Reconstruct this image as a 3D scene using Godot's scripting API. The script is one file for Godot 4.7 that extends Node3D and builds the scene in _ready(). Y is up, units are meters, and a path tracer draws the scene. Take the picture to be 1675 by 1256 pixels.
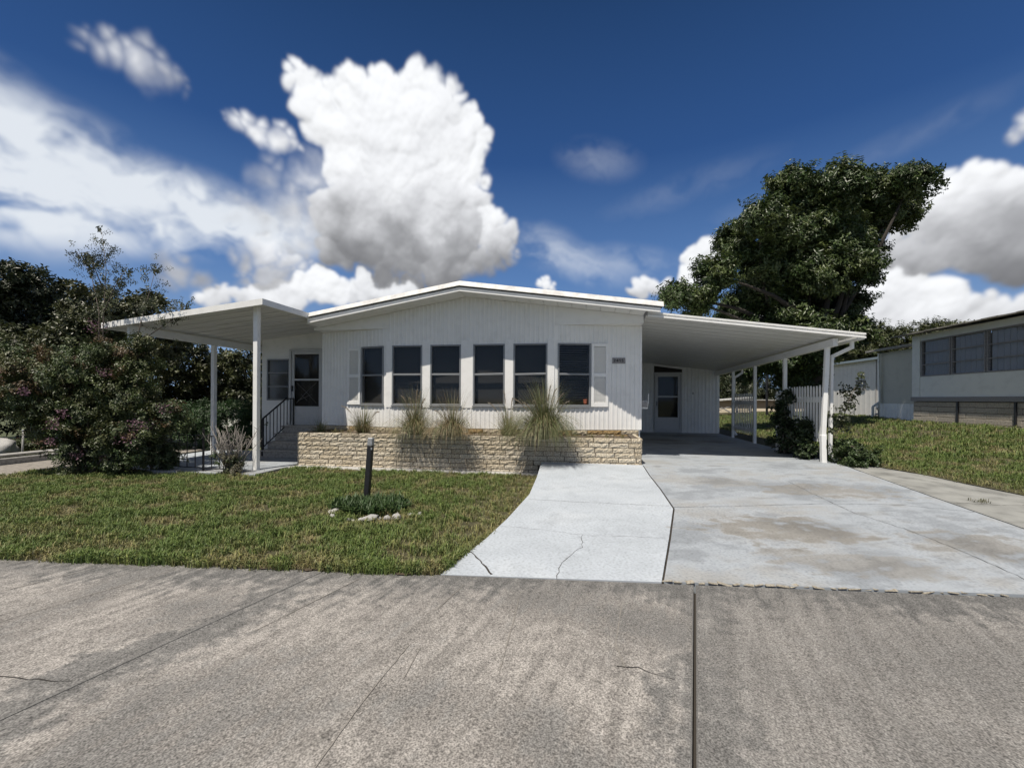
extends Node3D
# A white manufactured home with a carport and a porch roof, seen across a concrete street.
# Coordinates: x runs along the front of the house, d is the distance from the street side; V(x, y, d) puts d on -z.

var M := {}
var WT := {}
var rng := RandomNumberGenerator.new()
var noise := FastNoiseLite.new()

# ---------------------------------------------------------------- helpers
func V(x: float, y: float, d: float) -> Vector3:
	return Vector3(x, y, -d)

func lin(r: float, g: float, b: float, a := 1.0) -> Color:
	return Color(r, g, b, a).linear_to_srgb()

func rr(a: float, b: float) -> float:
	return rng.randf_range(a, b)

func st_flat() -> SurfaceTool:
	var s := SurfaceTool.new()
	s.begin(Mesh.PRIMITIVE_TRIANGLES)
	s.set_smooth_group(-1)
	return s

func st_smooth() -> SurfaceTool:
	var s := SurfaceTool.new()
	s.begin(Mesh.PRIMITIVE_TRIANGLES)
	return s

func done(s: SurfaceTool) -> ArrayMesh:
	s.generate_normals()
	return s.commit()

func tri(s: SurfaceTool, a: Vector3, b: Vector3, c: Vector3) -> void:
	s.add_vertex(a); s.add_vertex(c); s.add_vertex(b)

func otri(s: SurfaceTool, a: Vector3, b: Vector3, c: Vector3, mid: Vector3) -> void:
	if (b - a).cross(c - a).dot((a + b + c) / 3.0 - mid) < 0.0:
		tri(s, a, c, b)
	else:
		tri(s, a, b, c)

func oquad(s: SurfaceTool, a: Vector3, b: Vector3, c: Vector3, d: Vector3, mid: Vector3) -> void:
	otri(s, a, b, c, mid)
	otri(s, a, c, d, mid)

func cbox(s: SurfaceTool, xf: Transform3D, size: Vector3, ch: float) -> void:
	# a box with chamfered edges
	var h := size * 0.5
	ch = minf(ch, minf(h.x, minf(h.y, h.z)) * 0.9)
	var p := {}
	for sx in [-1, 1]:
		for sy in [-1, 1]:
			for sz in [-1, 1]:
				var k := Vector3i(sx, sy, sz)
				p[[k, 0]] = xf * Vector3(sx * h.x, sy * (h.y - ch), sz * (h.z - ch))
				p[[k, 1]] = xf * Vector3(sx * (h.x - ch), sy * h.y, sz * (h.z - ch))
				p[[k, 2]] = xf * Vector3(sx * (h.x - ch), sy * (h.y - ch), sz * h.z)
				if ch > 0.0:
					otri(s, p[[k, 0]], p[[k, 1]], p[[k, 2]], xf.origin)
	for g in [-1, 1]:
		oquad(s, p[[Vector3i(g, -1, -1), 0]], p[[Vector3i(g, 1, -1), 0]], p[[Vector3i(g, 1, 1), 0]], p[[Vector3i(g, -1, 1), 0]], xf.origin)
		oquad(s, p[[Vector3i(-1, g, -1), 1]], p[[Vector3i(1, g, -1), 1]], p[[Vector3i(1, g, 1), 1]], p[[Vector3i(-1, g, 1), 1]], xf.origin)
		oquad(s, p[[Vector3i(-1, -1, g), 2]], p[[Vector3i(1, -1, g), 2]], p[[Vector3i(1, 1, g), 2]], p[[Vector3i(-1, 1, g), 2]], xf.origin)
	if ch > 0.0:
		for u in [-1, 1]:
			for v in [-1, 1]:
				oquad(s, p[[Vector3i(u, v, -1), 0]], p[[Vector3i(u, v, 1), 0]], p[[Vector3i(u, v, 1), 1]], p[[Vector3i(u, v, -1), 1]], xf.origin)
				oquad(s, p[[Vector3i(u, -1, v), 0]], p[[Vector3i(u, 1, v), 0]], p[[Vector3i(u, 1, v), 2]], p[[Vector3i(u, -1, v), 2]], xf.origin)
				oquad(s, p[[Vector3i(-1, u, v), 1]], p[[Vector3i(1, u, v), 1]], p[[Vector3i(1, u, v), 2]], p[[Vector3i(-1, u, v), 2]], xf.origin)

func bx(s: SurfaceTool, x0: float, x1: float, y0: float, y1: float, d0: float, d1: float, ch := 0.004) -> void:
	cbox(s, Transform3D(Basis(), V((x0 + x1) / 2, (y0 + y1) / 2, (d0 + d1) / 2)), Vector3(absf(x1 - x0), absf(y1 - y0), absf(d1 - d0)), ch)

func box_mesh(x0: float, x1: float, y0: float, y1: float, d0: float, d1: float, ch := 0.004) -> ArrayMesh:
	var s := st_flat()
	bx(s, x0, x1, y0, y1, d0, d1, ch)
	return done(s)

func bar(s: SurfaceTool, a: Vector3, b: Vector3, w: float, h: float, ch := 0.003) -> void:
	# a box running from a to b
	var z := (b - a).normalized()
	var up := Vector3.UP if absf(z.y) < 0.95 else Vector3.RIGHT
	var x := up.cross(z).normalized()
	cbox(s, Transform3D(Basis(x, z.cross(x), z), (a + b) / 2), Vector3(w, h, a.distance_to(b)), ch)

func bar_mesh(a: Vector3, b: Vector3, w: float, h: float, ch := 0.003) -> ArrayMesh:
	var s := st_flat()
	bar(s, a, b, w, h, ch)
	return done(s)

func prism(s: SurfaceTool, pts: Array, off: Vector3) -> void:
	# convex outline pushed along off
	var mid := Vector3.ZERO
	for p in pts: mid += p
	mid = mid / pts.size() + off / 2
	var n := pts.size()
	for i in range(1, n - 1):
		otri(s, pts[0], pts[i], pts[i + 1], mid)
		otri(s, pts[0] + off, pts[i] + off, pts[i + 1] + off, mid)
	for i in n:
		var a: Vector3 = pts[i]
		var b: Vector3 = pts[(i + 1) % n]
		oquad(s, a, b, b + off, a + off, mid)

func prism_mesh(pts: Array, off: Vector3) -> ArrayMesh:
	var s := st_flat()
	prism(s, pts, off)
	return done(s)

func tube(s: SurfaceTool, pts: Array, rad: Array, sides := 8) -> void:
	var rings := []
	for i in pts.size():
		var t: Vector3 = (pts[mini(i + 1, pts.size() - 1)] - pts[maxi(i - 1, 0)]).normalized()
		var up := Vector3.UP if absf(t.y) < 0.9 else Vector3(0.7, 0, 0.7)
		var u := up.cross(t).normalized()
		var w := t.cross(u)
		var ring := []
		for k in sides:
			var a := TAU * k / sides
			ring.append(pts[i] + (u * cos(a) + w * sin(a)) * rad[i])
		rings.append(ring)
	for i in range(pts.size() - 1):
		var mid: Vector3 = (pts[i] + pts[i + 1]) / 2
		for k in sides:
			oquad(s, rings[i][k], rings[i][(k + 1) % sides], rings[i + 1][(k + 1) % sides], rings[i + 1][k], mid)
	for e in [0, pts.size() - 1]:
		var inner: Vector3 = pts[1] if e == 0 else pts[e - 1]
		for k in range(1, sides - 1):
			otri(s, rings[e][0], rings[e][k], rings[e][k + 1], inner)

func tube_mesh(pts: Array, rad: Array, sides := 8) -> ArrayMesh:
	var s := st_smooth()
	tube(s, pts, rad, sides)
	return done(s)

# ---------------------------------------------------------------- scene nodes
func thing(called: String, label: String, category: String, at: Vector3, group := "") -> Node3D:
	var o := Node3D.new()
	o.name = called
	add_child(o, true)
	o.position = at
	o.set_meta("label", label)
	o.set_meta("category", category)
	if group != "": o.set_meta("group", group)
	WT[o] = Transform3D(Basis(), at)
	return o

func struct(called: String) -> Node3D:
	var o := Node3D.new()
	o.name = called
	add_child(o, true)
	o.set_meta("kind", "structure")
	WT[o] = Transform3D()
	return o

func part(parent: Node3D, called: String, mesh: Mesh, m: Material, xf := Transform3D()) -> MeshInstance3D:
	# xf: where the mesh stands in the world
	var o := MeshInstance3D.new()
	o.name = called
	o.mesh = mesh
	o.material_override = m
	parent.add_child(o, true)
	o.transform = WT[parent].affine_inverse() * xf
	WT[o] = xf
	return o

func many(parent: Node3D, called: String, mesh: Mesh, m: Material, xfs: Array, cols: Array) -> MultiMeshInstance3D:
	var o := MultiMeshInstance3D.new()
	o.name = called
	var mm := MultiMesh.new()
	mm.transform_format = MultiMesh.TRANSFORM_3D
	mm.use_colors = true
	mm.mesh = mesh
	mm.instance_count = xfs.size()
	for i in xfs.size():
		mm.set_instance_transform(i, xfs[i])
		mm.set_instance_color(i, cols[i])
	o.multimesh = mm
	o.material_override = m
	parent.add_child(o, true)
	o.transform = WT[parent].affine_inverse()
	o.set_meta("kind", "stuff")
	WT[o] = Transform3D()
	return o

# ---------------------------------------------------------------- textures
func field(w: int, h: int, freq: float, octaves: int, sd: int, seamless := true, kind := FastNoiseLite.TYPE_SIMPLEX_SMOOTH) -> PackedByteArray:
	var n := FastNoiseLite.new()
	n.noise_type = kind
	n.seed = sd
	n.frequency = freq
	n.fractal_type = FastNoiseLite.FRACTAL_FBM if octaves > 1 else FastNoiseLite.FRACTAL_NONE
	n.fractal_octaves = octaves
	var im: Image = n.get_seamless_image(w, h) if seamless else n.get_image(w, h)
	im.convert(Image.FORMAT_L8)
	return im.get_data()

func ramp_tex(size: int, freq: float, octaves: int, sd: int, stops: Array, kind := FastNoiseLite.TYPE_SIMPLEX_SMOOTH) -> NoiseTexture2D:
	# stops: [offset, linear grey or Color] pairs
	var n := FastNoiseLite.new()
	n.noise_type = kind
	n.seed = sd
	n.frequency = freq
	n.fractal_octaves = octaves
	var g := Gradient.new()
	var offs := PackedFloat32Array()
	var cols := PackedColorArray()
	for p in stops:
		offs.append(p[0])
		cols.append(p[1] if p[1] is Color else lin(p[1], p[1], p[1]))
	g.offsets = offs
	g.colors = cols
	var t := NoiseTexture2D.new()
	t.width = size
	t.height = size
	t.seamless = true
	t.generate_mipmaps = false
	t.noise = n
	t.color_ramp = g
	return t

func mat(r: float, g: float, b: float, rough := 0.8, tex: Texture2D = null, tile := 1.0, metal := 0.0) -> StandardMaterial3D:
	var m := StandardMaterial3D.new()
	m.albedo_color = lin(r, g, b)
	m.roughness = rough
	m.metallic = metal
	if tex:
		m.albedo_texture = tex
		m.uv1_triplanar = true
		m.uv1_world_triplanar = true
		m.uv1_scale = Vector3.ONE / tile
	return m

func relief(m: StandardMaterial3D, t: Texture2D, cm: float) -> StandardMaterial3D:
	m.heightmap_enabled = true
	m.heightmap_texture = t
	m.heightmap_scale = cm
	return m

func leafmat(r: float, g: float, b: float, back := 0.5, rough := 0.55) -> StandardMaterial3D:
	var m := StandardMaterial3D.new()
	m.albedo_color = lin(r, g, b)
	m.vertex_color_use_as_albedo = true
	m.roughness = rough
	m.backlight_enabled = true
	m.backlight = lin(r * back, g * back, b * back)
	m.cull_mode = BaseMaterial3D.CULL_DISABLED
	return m

# ---------------------------------------------------------------- build
func _ready() -> void:
	var cam := Camera3D.new()
	cam.name = "camera"
	cam.projection = Camera3D.PROJECTION_FRUSTUM
	cam.near = 0.05
	cam.far = 1500.0
	cam.size = 0.05 * 1256.0 / 720.0
	cam.frustum_offset = Vector2(0.0, 0.05 * 24.0 / 720.0)
	cam.position = Vector3(0, 1.55, 0)
	cam.rotation_degrees = Vector3(0, 9.4, 0.3)
	add_child(cam)
	cam.current = true
	var env := Environment.new()
	env.background_mode = Environment.BG_SKY
	env.tonemap_mode = Environment.TONE_MAPPER_LINEAR
	env.tonemap_exposure = 1.13
	env.sdfgi_enabled = true
	env.ssao_enabled = true
	env.ssil_enabled = true
	var sky := Sky.new()
	var pan := PanoramaSkyMaterial.new()
	pan.panorama = make_sky()
	sky.sky_material = pan
	env.sky = sky
	var we := WorldEnvironment.new()
	we.name = "world_environment"
	we.environment = env
	add_child(we)
	var sun := DirectionalLight3D.new()
	sun.name = "sun"
	sun.light_energy = 1.6
	sun.light_color = Color(1.0, 0.965, 0.91)
	sun.light_angular_distance = 0.5
	sun.shadow_enabled = true
	add_child(sun)
	var ray := Vector3(0.19, -1.0, -0.44).normalized()
	sun.basis = Basis.looking_at(ray, Vector3.FORWARD)
	print("sky ", Time.get_ticks_msec())
	noise.seed = 3
	noise.frequency = 0.01
	make_materials()
	print("materials ", Time.get_ticks_msec())
	build_ground()
	build_house()
	build_planter()
	build_carport()
	print("house ", Time.get_ticks_msec())
	build_plants()
	print("plants ", Time.get_ticks_msec())
	build_around()
	print("done ", Time.get_ticks_msec())
# ---------------------------------------------------------------- sky
var SW := 2048
var SH := 540
var hgt := PackedFloat32Array()
var tone := PackedFloat32Array()
var alp := PackedFloat32Array()
var wrx: PackedByteArray
var wry: PackedByteArray

func puff(az: float, el: float, r: float, z: float, tn: float, soft: float, dens: float) -> void:
	var ppd := SW / 360.0
	var ce := cos(deg_to_rad(el))
	var pr := int((90.0 - el) * ppd)
	var pc := int(az * ppd)
	var ry := int(r * ppd * 1.3) + 3
	var rx := int(r * ppd * 1.3 / ce) + 3
	var wa := minf(0.9, 0.22 * r + 0.25) / 64.0
	for row in range(maxi(0, pr - ry), mini(SH, pr + ry + 1)):
		var dy0 := (pr - row) / ppd
		for c in range(pc - rx, pc + rx + 1):
			var i := row * SW + posmod(c, SW)
			var dx := (c - pc) / ppd * ce + (wrx[i] - 128) * wa
			var dy := dy0 + (wry[i] - 128) * wa
			var q := (dx * dx + dy * dy) / (r * r)
			if q < 1.0:
				var hz := r * sqrt(1.0 - q) + z
				var a := dens * clampf((1.0 - sqrt(q)) * r / soft, 0.0, 1.0)
				if hz > hgt[i]:
					tone[i] = lerpf(tone[i], clampf(tn + dy / r * 0.12, 0.0, 1.0), clampf(a * 1.6, 0.0, 1.0)) if alp[i] > 0.05 else clampf(tn + dy / r * 0.12, 0.0, 1.0)
					hgt[i] = hz
				alp[i] = maxf(alp[i], a)

func cumulus(list: Array, base: float, top: float, soft: float, dens: float, low: float, kids: int) -> void:
	# list: azimuth, elevation, radius of the main billows, in degrees
	var n := list.size() / 3
	for i in n:
		var az: float = list[i * 3]
		var el: float = list[i * 3 + 1]
		var r: float = list[i * 3 + 2]
		var tn := lerpf(low, 1.0, clampf((el - base) / (top - base), 0.0, 1.0))
		puff(az, el, r, 0.0, tn, soft, dens)
		for k in kids:
			var a := rr(-0.5, PI + 0.5)
			var q := r * rr(0.28, 0.6)
			var e2 := el + sin(a) * r * rr(0.55, 0.9)
			var t2 := lerpf(low, 1.0, clampf((e2 - base) / (top - base), 0.0, 1.0))
			puff(az + cos(a) * r * rr(0.55, 0.9) / cos(deg_to_rad(el)), e2, q, r * rr(0.15, 0.5), t2, soft * 0.7, dens)

func make_sky() -> Texture2D:
	var n := SW * SH
	hgt.resize(n); tone.resize(n); alp.resize(n)
	hgt.fill(0.0); tone.fill(0.0); alp.fill(0.0)
	wrx = field(SW, SH, 0.022, 4, 11)
	wry = field(SW, SH, 0.022, 4, 12)
	var cell := field(SW, SH, 0.055, 4, 13)
	var wisp := field(1024, 512, 0.012, 5, 14)
	var fine := field(SW, SH, 0.02, 6, 15)
	rng.seed = 77
	# the clouds in view
	cumulus([-35.3,32.5,1.98,-33.4,31.6,2.43,-29.6,32.9,2.31,-27.1,33.5,2.01,-24.9,33.3,2.56,-21.2,34.3,2.64,-18.9,33.7,2.46,-31.7,29.2,3.41,-26.4,30.1,4.11,-20.4,30.7,3.94,-16.9,31.3,2.22,-15.3,29.6,2.16,-30.6,26.2,3.3,-24.9,26.1,4.71,-18.8,26.7,4.02,-14.9,26.9,2.11,-27.8,22.9,3.84,-21.1,22.3,4.72,-16.5,23.2,3.42,-30.6,20.6,3.21,-24.8,19.3,4.09,-18.8,19.0,4.38,-28.5,17.9,3.36,-30.6,17.0,2.33], 15.5, 27.5, 0.95, 1.0, 0.05, 13)
	cumulus([-14.6,21.0,3.2,-12.4,20.2,2.8,-10.4,19.2,1.9,-13.0,22.0,2.2], 14.5, 23.5, 1.1, 1.0, 0.15, 10)
	# the soft bank that trails from its lower left side, and its ragged grey base
	cumulus([-34.5,24.5,3.0,-36.8,21.0,3.4,-33.0,20.5,3.6,-38.5,23.5,2.4,-35.0,17.5,3.0,-31.5,17.0,3.0,-40.0,19.5,2.6], 14.0, 30.0, 3.2, 0.72, 0.25, 4)
	cumulus([-28.5,16.8,2.4,-26.0,16.2,2.6,-23.0,16.0,2.9,-20.0,15.9,2.9,-17.2,16.1,2.8,-14.6,16.8,2.6,-12.2,17.8,2.3,-10.4,18.4,1.8], 13.5, 25.0, 1.5, 1.0, 0.03, 5)
	cumulus([-41.4,27.6,1.24,-39.6,27.6,1.69,-37.8,27.2,1.64,-36.6,26.9,1.23,-42.2,27.9,0.61], 22.5, 28.0, 1.4, 0.9, 0.4, 6)
	cumulus([-53.2,29.9,1.41,-51.7,30.1,1.7,-49.9,29.9,1.9,-48.3,30.2,1.48,-47.3,29.9,1.25,-46.3,29.0,0.65,-53.6,30.4,0.93], 22.0, 36.0, 2.0, 0.8, 0.3, 5)
	cumulus([-40.8,14.6,1.79,-39.0,15.8,2.3,-36.8,15.2,2.26,-35.2,14.4,1.81,-38.1,13.4,2.5,-40.7,12.7,1.57], 10.5, 18.5, 1.7, 0.8, 0.2, 8)
	cumulus([-44.6,10.2,1.49,-42.7,10.8,1.3,-37.7,11.2,2.54,-35.2,12.0,2.1,-32.9,12.2,2.28,-31.2,12.0,1.78,-40.1,10.5,1.73], 7.0, 13.0, 0.7, 0.95, 0.3, 9)
	cumulus([-47.0,13.0,1.84,-45.2,12.4,1.8,-47.9,11.9,1.39,-43.8,11.6,1.27], 10.0, 22.0, 1.6, 0.75, 0.1, 4)
	cumulus([-27.7,13.4,1.97,-25.2,13.2,1.87,-29.5,12.5,1.53,-22.9,13.7,1.46,-5.3,14.3,1.06,-4.4,14.2,0.75], 10.0, 14.5, 0.6, 0.95, 0.3, 8)
	cumulus([7.0,13.4,1.57,8.8,13.7,1.41,10.2,12.9,1.4,6.2,14.1,0.65,14.0,16.6,1.96,15.3,17.4,1.66,13.3,14.6,1.74], 10.5, 15.0, 0.6, 0.95, 0.4, 8)
	cumulus([35.6,19.3,1.74,37.2,18.8,1.85,38.6,17.8,1.88,39.9,17.0,1.75,34.4,17.0,2.29,36.8,15.9,2.69,39.0,14.8,2.48,32.3,14.8,2.15,34.8,13.7,2.55,37.6,12.6,2.62,39.7,11.6,2.49,31.4,13.3,2.02,41.3,13.7,2.73,43.5,15.2,3.0,46.0,13.0,2.8], 11.0, 20.5, 0.8, 0.97, 0.1, 10)
	cumulus([30.5,10.6,2.09,32.3,10.6,2.11,34.0,9.8,2.04,35.5,8.4,1.79,31.0,8.4,2.3,33.2,7.9,2.3,37.6,8.0,1.53,39.0,7.4,1.47,40.1,7.8,1.43,36.5,7.2,1.58,20.4,9.2,1.89,22.1,9.4,1.6,27.0,8.0,2.2,24.5,8.4,2.0], 4.5, 11.0, 0.6, 1.0, 0.45, 10)
	cumulus([39.7,21.9,0.84,40.3,22.3,0.97,41.6,22.6,1.5], 20.0, 24.0, 0.9, 0.85, 0.5, 5)
	# the same kind of weather all round
	for k in 40:
		var az := rr(56.0, 272.0)
		var el := rr(4.0, 13.0) if k % 3 > 0 else rr(16.0, 34.0)
		var sz := rr(1.2, 2.4) * (1.0 + el / 26.0)
		var list := []
		for j in rng.randi_range(6, 12):
			list.append(az + rr(-2.6, 2.6) * sz)
			list.append(maxf(1.5, el + absf(rr(-1.0, 1.5)) * sz))
			list.append(sz * rr(0.6, 1.2))
		cumulus(list, el, el + sz * 2.2, 0.7, rr(0.85, 1.0), 0.15, 7)
	# veils of high ice cloud: azimuth, elevation, half width, half height, tilt, strength
	var veils := [[-59.0,18.6,12.0,6.6,0.0,2.2],[-50.0,18.4,11.0,4.6,0.05,2.2],[-41.0,18.4,10.0,2.8,0.0,1.9],[-62.0,24.0,9.0,3.5,-0.3,0.9],[-34.0,18.6,9.0,3.6,0.1,0.6],[-55.0,14.8,9.0,2.0,0.1,0.6],[-2.0,17.4,9.0,2.6,-0.3,0.55],[6.0,17.0,7.0,2.0,-0.2,0.28],[-6.0,20.0,5.0,2.2,-0.2,0.35],[1.5,28.0,5.0,2.4,-0.2,0.22],[22.0,20.0,9.0,2.6,0.1,0.12],[12.0,24.0,10.0,2.0,0.2,0.10],[-36.0,22.0,6.0,3.0,0.4,0.4],[33.0,24.0,8.0,1.5,0.2,0.08]]
	for k in 26:
		veils.append([rr(58.0, 278.0), rr(12.0, 45.0), rr(6.0, 15.0), rr(1.6, 4.5), rr(-0.4, 0.4), rr(0.15, 0.9)])
	var ice := PackedFloat32Array()
	ice.resize(n)
	ice.fill(0.0)
	var ppd := SW / 360.0
	for v in veils:
		var ce := cos(deg_to_rad(v[1]))
		var pr := int((90.0 - v[1]) * ppd)
		var pc := int(v[0] * ppd)
		var reach: float = maxf(v[2], v[3]) * 1.25
		var ry := int(minf(reach, v[3] * 1.4 + absf(sin(v[4])) * v[2] * 1.3) * ppd)
		var rx := int(reach * ppd / ce)
		var cs := cos(v[4])
		var sn := sin(v[4])
		for row in range(maxi(0, pr - ry), mini(SH, pr + ry + 1)):
			var dy0 := (pr - row) / ppd
			for c in range(pc - rx, pc + rx + 1):
				var dx0 := (c - pc) / ppd * ce
				var a: float = (dx0 * cs + dy0 * sn) / v[2]
				var b: float = (-dx0 * sn + dy0 * cs) / v[3]
				var q: float = a * a + b * b
				if q < 1.44:
					var i := row * SW + posmod(c, SW)
					var w1 := wisp[(posmod(int(b * v[3] * 22.0 + wrx[i] * 0.30 + v[0] * 7.0), 512)) * 1024 + posmod(int(a * v[2] * 4.2 + wry[i] * 0.25), 1024)] / 255.0
					var f: float = 1.0 - q / 1.44
					ice[i] = 1.0 - (1.0 - ice[i]) * (1.0 - clampf(v[5] * f * f * smoothstep(0.22, 0.85, w1 * 0.75 + fine[i] / 255.0 * 0.35), 0.0, 1.0))
	# soften the creases between billows
	var h2 := hgt.duplicate()
	var t2 := tone.duplicate()
	for row in range(1, SH - 1):
		for c in range(1, SW - 1):
			var i := row * SW + c
			if alp[i] > 0.003:
				hgt[i] = h2[i] * 0.4 + (h2[i - 1] + h2[i + 1] + h2[i - SW] + h2[i + SW]) * 0.15
				tone[i] = t2[i] * 0.3 + (t2[i - 1] + t2[i + 1] + t2[i - SW] + t2[i + SW]) * 0.1 + (t2[i - 3] + t2[i + 3] + t2[maxi(0, i - 3 * SW)] + t2[mini(n - 1, i + 3 * SW)]) * 0.075
	# put together
	var im := Image.create(SW, 1024, false, Image.FORMAT_RGBF)
	im.fill(Color(0.22, 0.24, 0.26))
	var c3 := [Color(0.27, 0.40, 0.60), Color(0.090, 0.19, 0.41), Color(0.0265, 0.078, 0.225), Color(0.0125, 0.040, 0.115), Color(0.010, 0.033, 0.10)]
	for row in SH:
		var el := 90.0 - (row + 0.5) / ppd
		var base: Color
		if el < 15.0: base = c3[0].lerp(c3[1], clampf(el / 15.0, 0.0, 1.0))
		elif el < 28.0: base = c3[1].lerp(c3[2], (el - 15.0) / 13.0)
		elif el < 45.0: base = c3[2].lerp(c3[3], (el - 28.0) / 17.0)
		else: base = c3[3].lerp(c3[4], (el - 45.0) / 45.0)
		for c in SW:
			var i := row * SW + c
			var col := base
			if ice[i] > 0.003:
				col = col.lerp(Color(0.70, 0.74, 0.79), ice[i] * 0.95)
			if alp[i] > 0.003 and row > 1 and row < SH - 2:
				var l := row * SW + posmod(c - 1, SW)
				var r2 := row * SW + posmod(c + 1, SW)
				var u := i - SW
				var dn := i + SW
				var gx := (hgt[r2] - hgt[l]) * 1.0 + (cell[r2] - cell[l]) * 0.0035
				var gy := (hgt[u] - hgt[dn]) * 1.0 + (cell[u] - cell[dn]) * 0.0035
				var nn := Vector3(-gx, -gy, 0.72).normalized()
				var lit := clampf(nn.dot(Vector3(-0.18, 0.66, 0.72)) * 0.75 + 0.32, 0.0, 1.0)
				var tn := clampf(tone[i] * 0.86 + (fine[i] - 128) / 255.0 * 0.45, 0.0, 1.0)
				var shade := lerpf(0.14, 0.47, smoothstep(0.0, 1.0, tn))
				var full := lerpf(0.22, 0.90, smoothstep(0.0, 0.9, tn))
				var b := lerpf(shade, full, lit)
				col = col.lerp(Color(b * 0.985, b, b * lerpf(1.06, 1.02, tn)), alp[i] * alp[i] * (3.0 - 2.0 * alp[i]))
			im.set_pixel(c, row, col)
	return ImageTexture.create_from_image(im)
# ---------------------------------------------------------------- materials
func byte_tex(w: int, h: int, data: PackedByteArray) -> ImageTexture:
	return ImageTexture.create_from_image(Image.create_from_data(w, h, false, Image.FORMAT_RGB8, data))

func srgb8(x: float) -> int:
	x = clampf(x, 0.0, 1.0)
	return int(255.0 * (12.92 * x if x < 0.0031308 else 1.055 * pow(x, 0.41667) - 0.055))

var SR := PackedByteArray()

const DRIP := Vector2(-1.16, 1.87)

func road_tex() -> ImageTexture:
	# weathered concrete, 16 m by 8 m: grey film beside the gutter and the joints, paler worn paths, broom marks, pits and aggregate
	var w := 2048
	var h := 1024
	var big := field(w, h, 0.0055, 5, 21)
	var mid := field(w, h, 0.05, 4, 22)
	var fin := field(w, h, 0.30, 2, 23)
	var spk := field(w, h, 0.85, 1, 24, false)
	var out := PackedByteArray()
	out.resize(w * h * 3)
	for y in h:
		var d := 4.9 - y / 128.0
		for x in w:
			var px := x / 128.0 - 8.0
			var i := y * w + x
			var edge := 3.815 + px * 0.082 - d
			var run := px - 0.235 * (d - 3.7)
			var b := big[i] / 255.0
			var m := mid[i] / 255.0
			var f := fin[i] / 255.0
			var st := mid[(y / 7 + 300) % h * w + posmod(int(run * 128.0 * 1.6), w)] / 255.0
			var film := 0.95 * smoothstep(0.55, 0.02, edge + (m - 0.5) * 0.5 + (st - 0.5) * 0.45 + (b - 0.5) * 0.5)
			for j in [-5.55, -2.28, 0.93, 4.2]:
				film = maxf(film, 0.75 * smoothstep(0.30, 0.0, absf(run - j) + (m - 0.5) * 0.5 + (b - 0.5) * 0.5))
			film = maxf(film, 0.62 * smoothstep(0.50, 0.70, b * 0.55 + m * 0.2 + st * 0.25))
			if run > 0.95: film = maxf(film, 0.45 + 0.4 * (m - 0.5) + 0.3 * (b - 0.5))
			var warm := smoothstep(0.40, 0.66, (1.0 - b) * 0.5 + st * 0.25 + m * 0.25) * (1.0 - film)
			var v := 0.205 * (1.0 - 0.44 * film) * (1.0 + 0.24 * warm)
			v *= 1.0 + (m - 0.5) * 0.34 + (st - 0.5) * 0.34 + (f - 0.5) * 0.75 + (spk[i] / 255.0 - 0.5) * 0.9
			if f < 0.26: v *= 0.86
			var drip := smoothstep(0.055, 0.02, Vector2(px - DRIP.x, (d - DRIP.y) * 1.3).length() + (f - 0.5) * 0.05)
			v *= 1.0 - 0.25 * drip
			if drip > 0.0: film *= 1.0 - drip
			var k := clampi(int(v * 1.46 * 1023.0), 0, 1023)
			out[i * 3] = SR[clampi(int(k * lerpf(1.025, 0.995, film)), 0, 1023)]
			out[i * 3 + 1] = SR[clampi(int(k * lerpf(0.967, 0.985, film)), 0, 1023)]
			out[i * 3 + 2] = SR[clampi(int(k * lerpf(0.90, 0.955, film)), 0, 1023)]
	return byte_tex(w, h, out)

func seam_x(d: float) -> float:
	if d > 6.04: return 1.14
	if d > 4.94: return lerpf(0.905, 1.155, (d - 4.94) / 1.1)
	return lerpf(0.655, 0.905, (d - 3.885) / 1.055)

const STAINS := [[2.2, 5.4, 1.0, 0.55, 1.0], [3.6, 7.35, 1.1, 0.5, 0.8], [2.5, 4.55, 0.9, 0.35, 0.7], [3.95, 5.2, 0.7, 0.45, 0.8], [2.1, 7.7, 0.8, 0.4, 0.5]]

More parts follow.
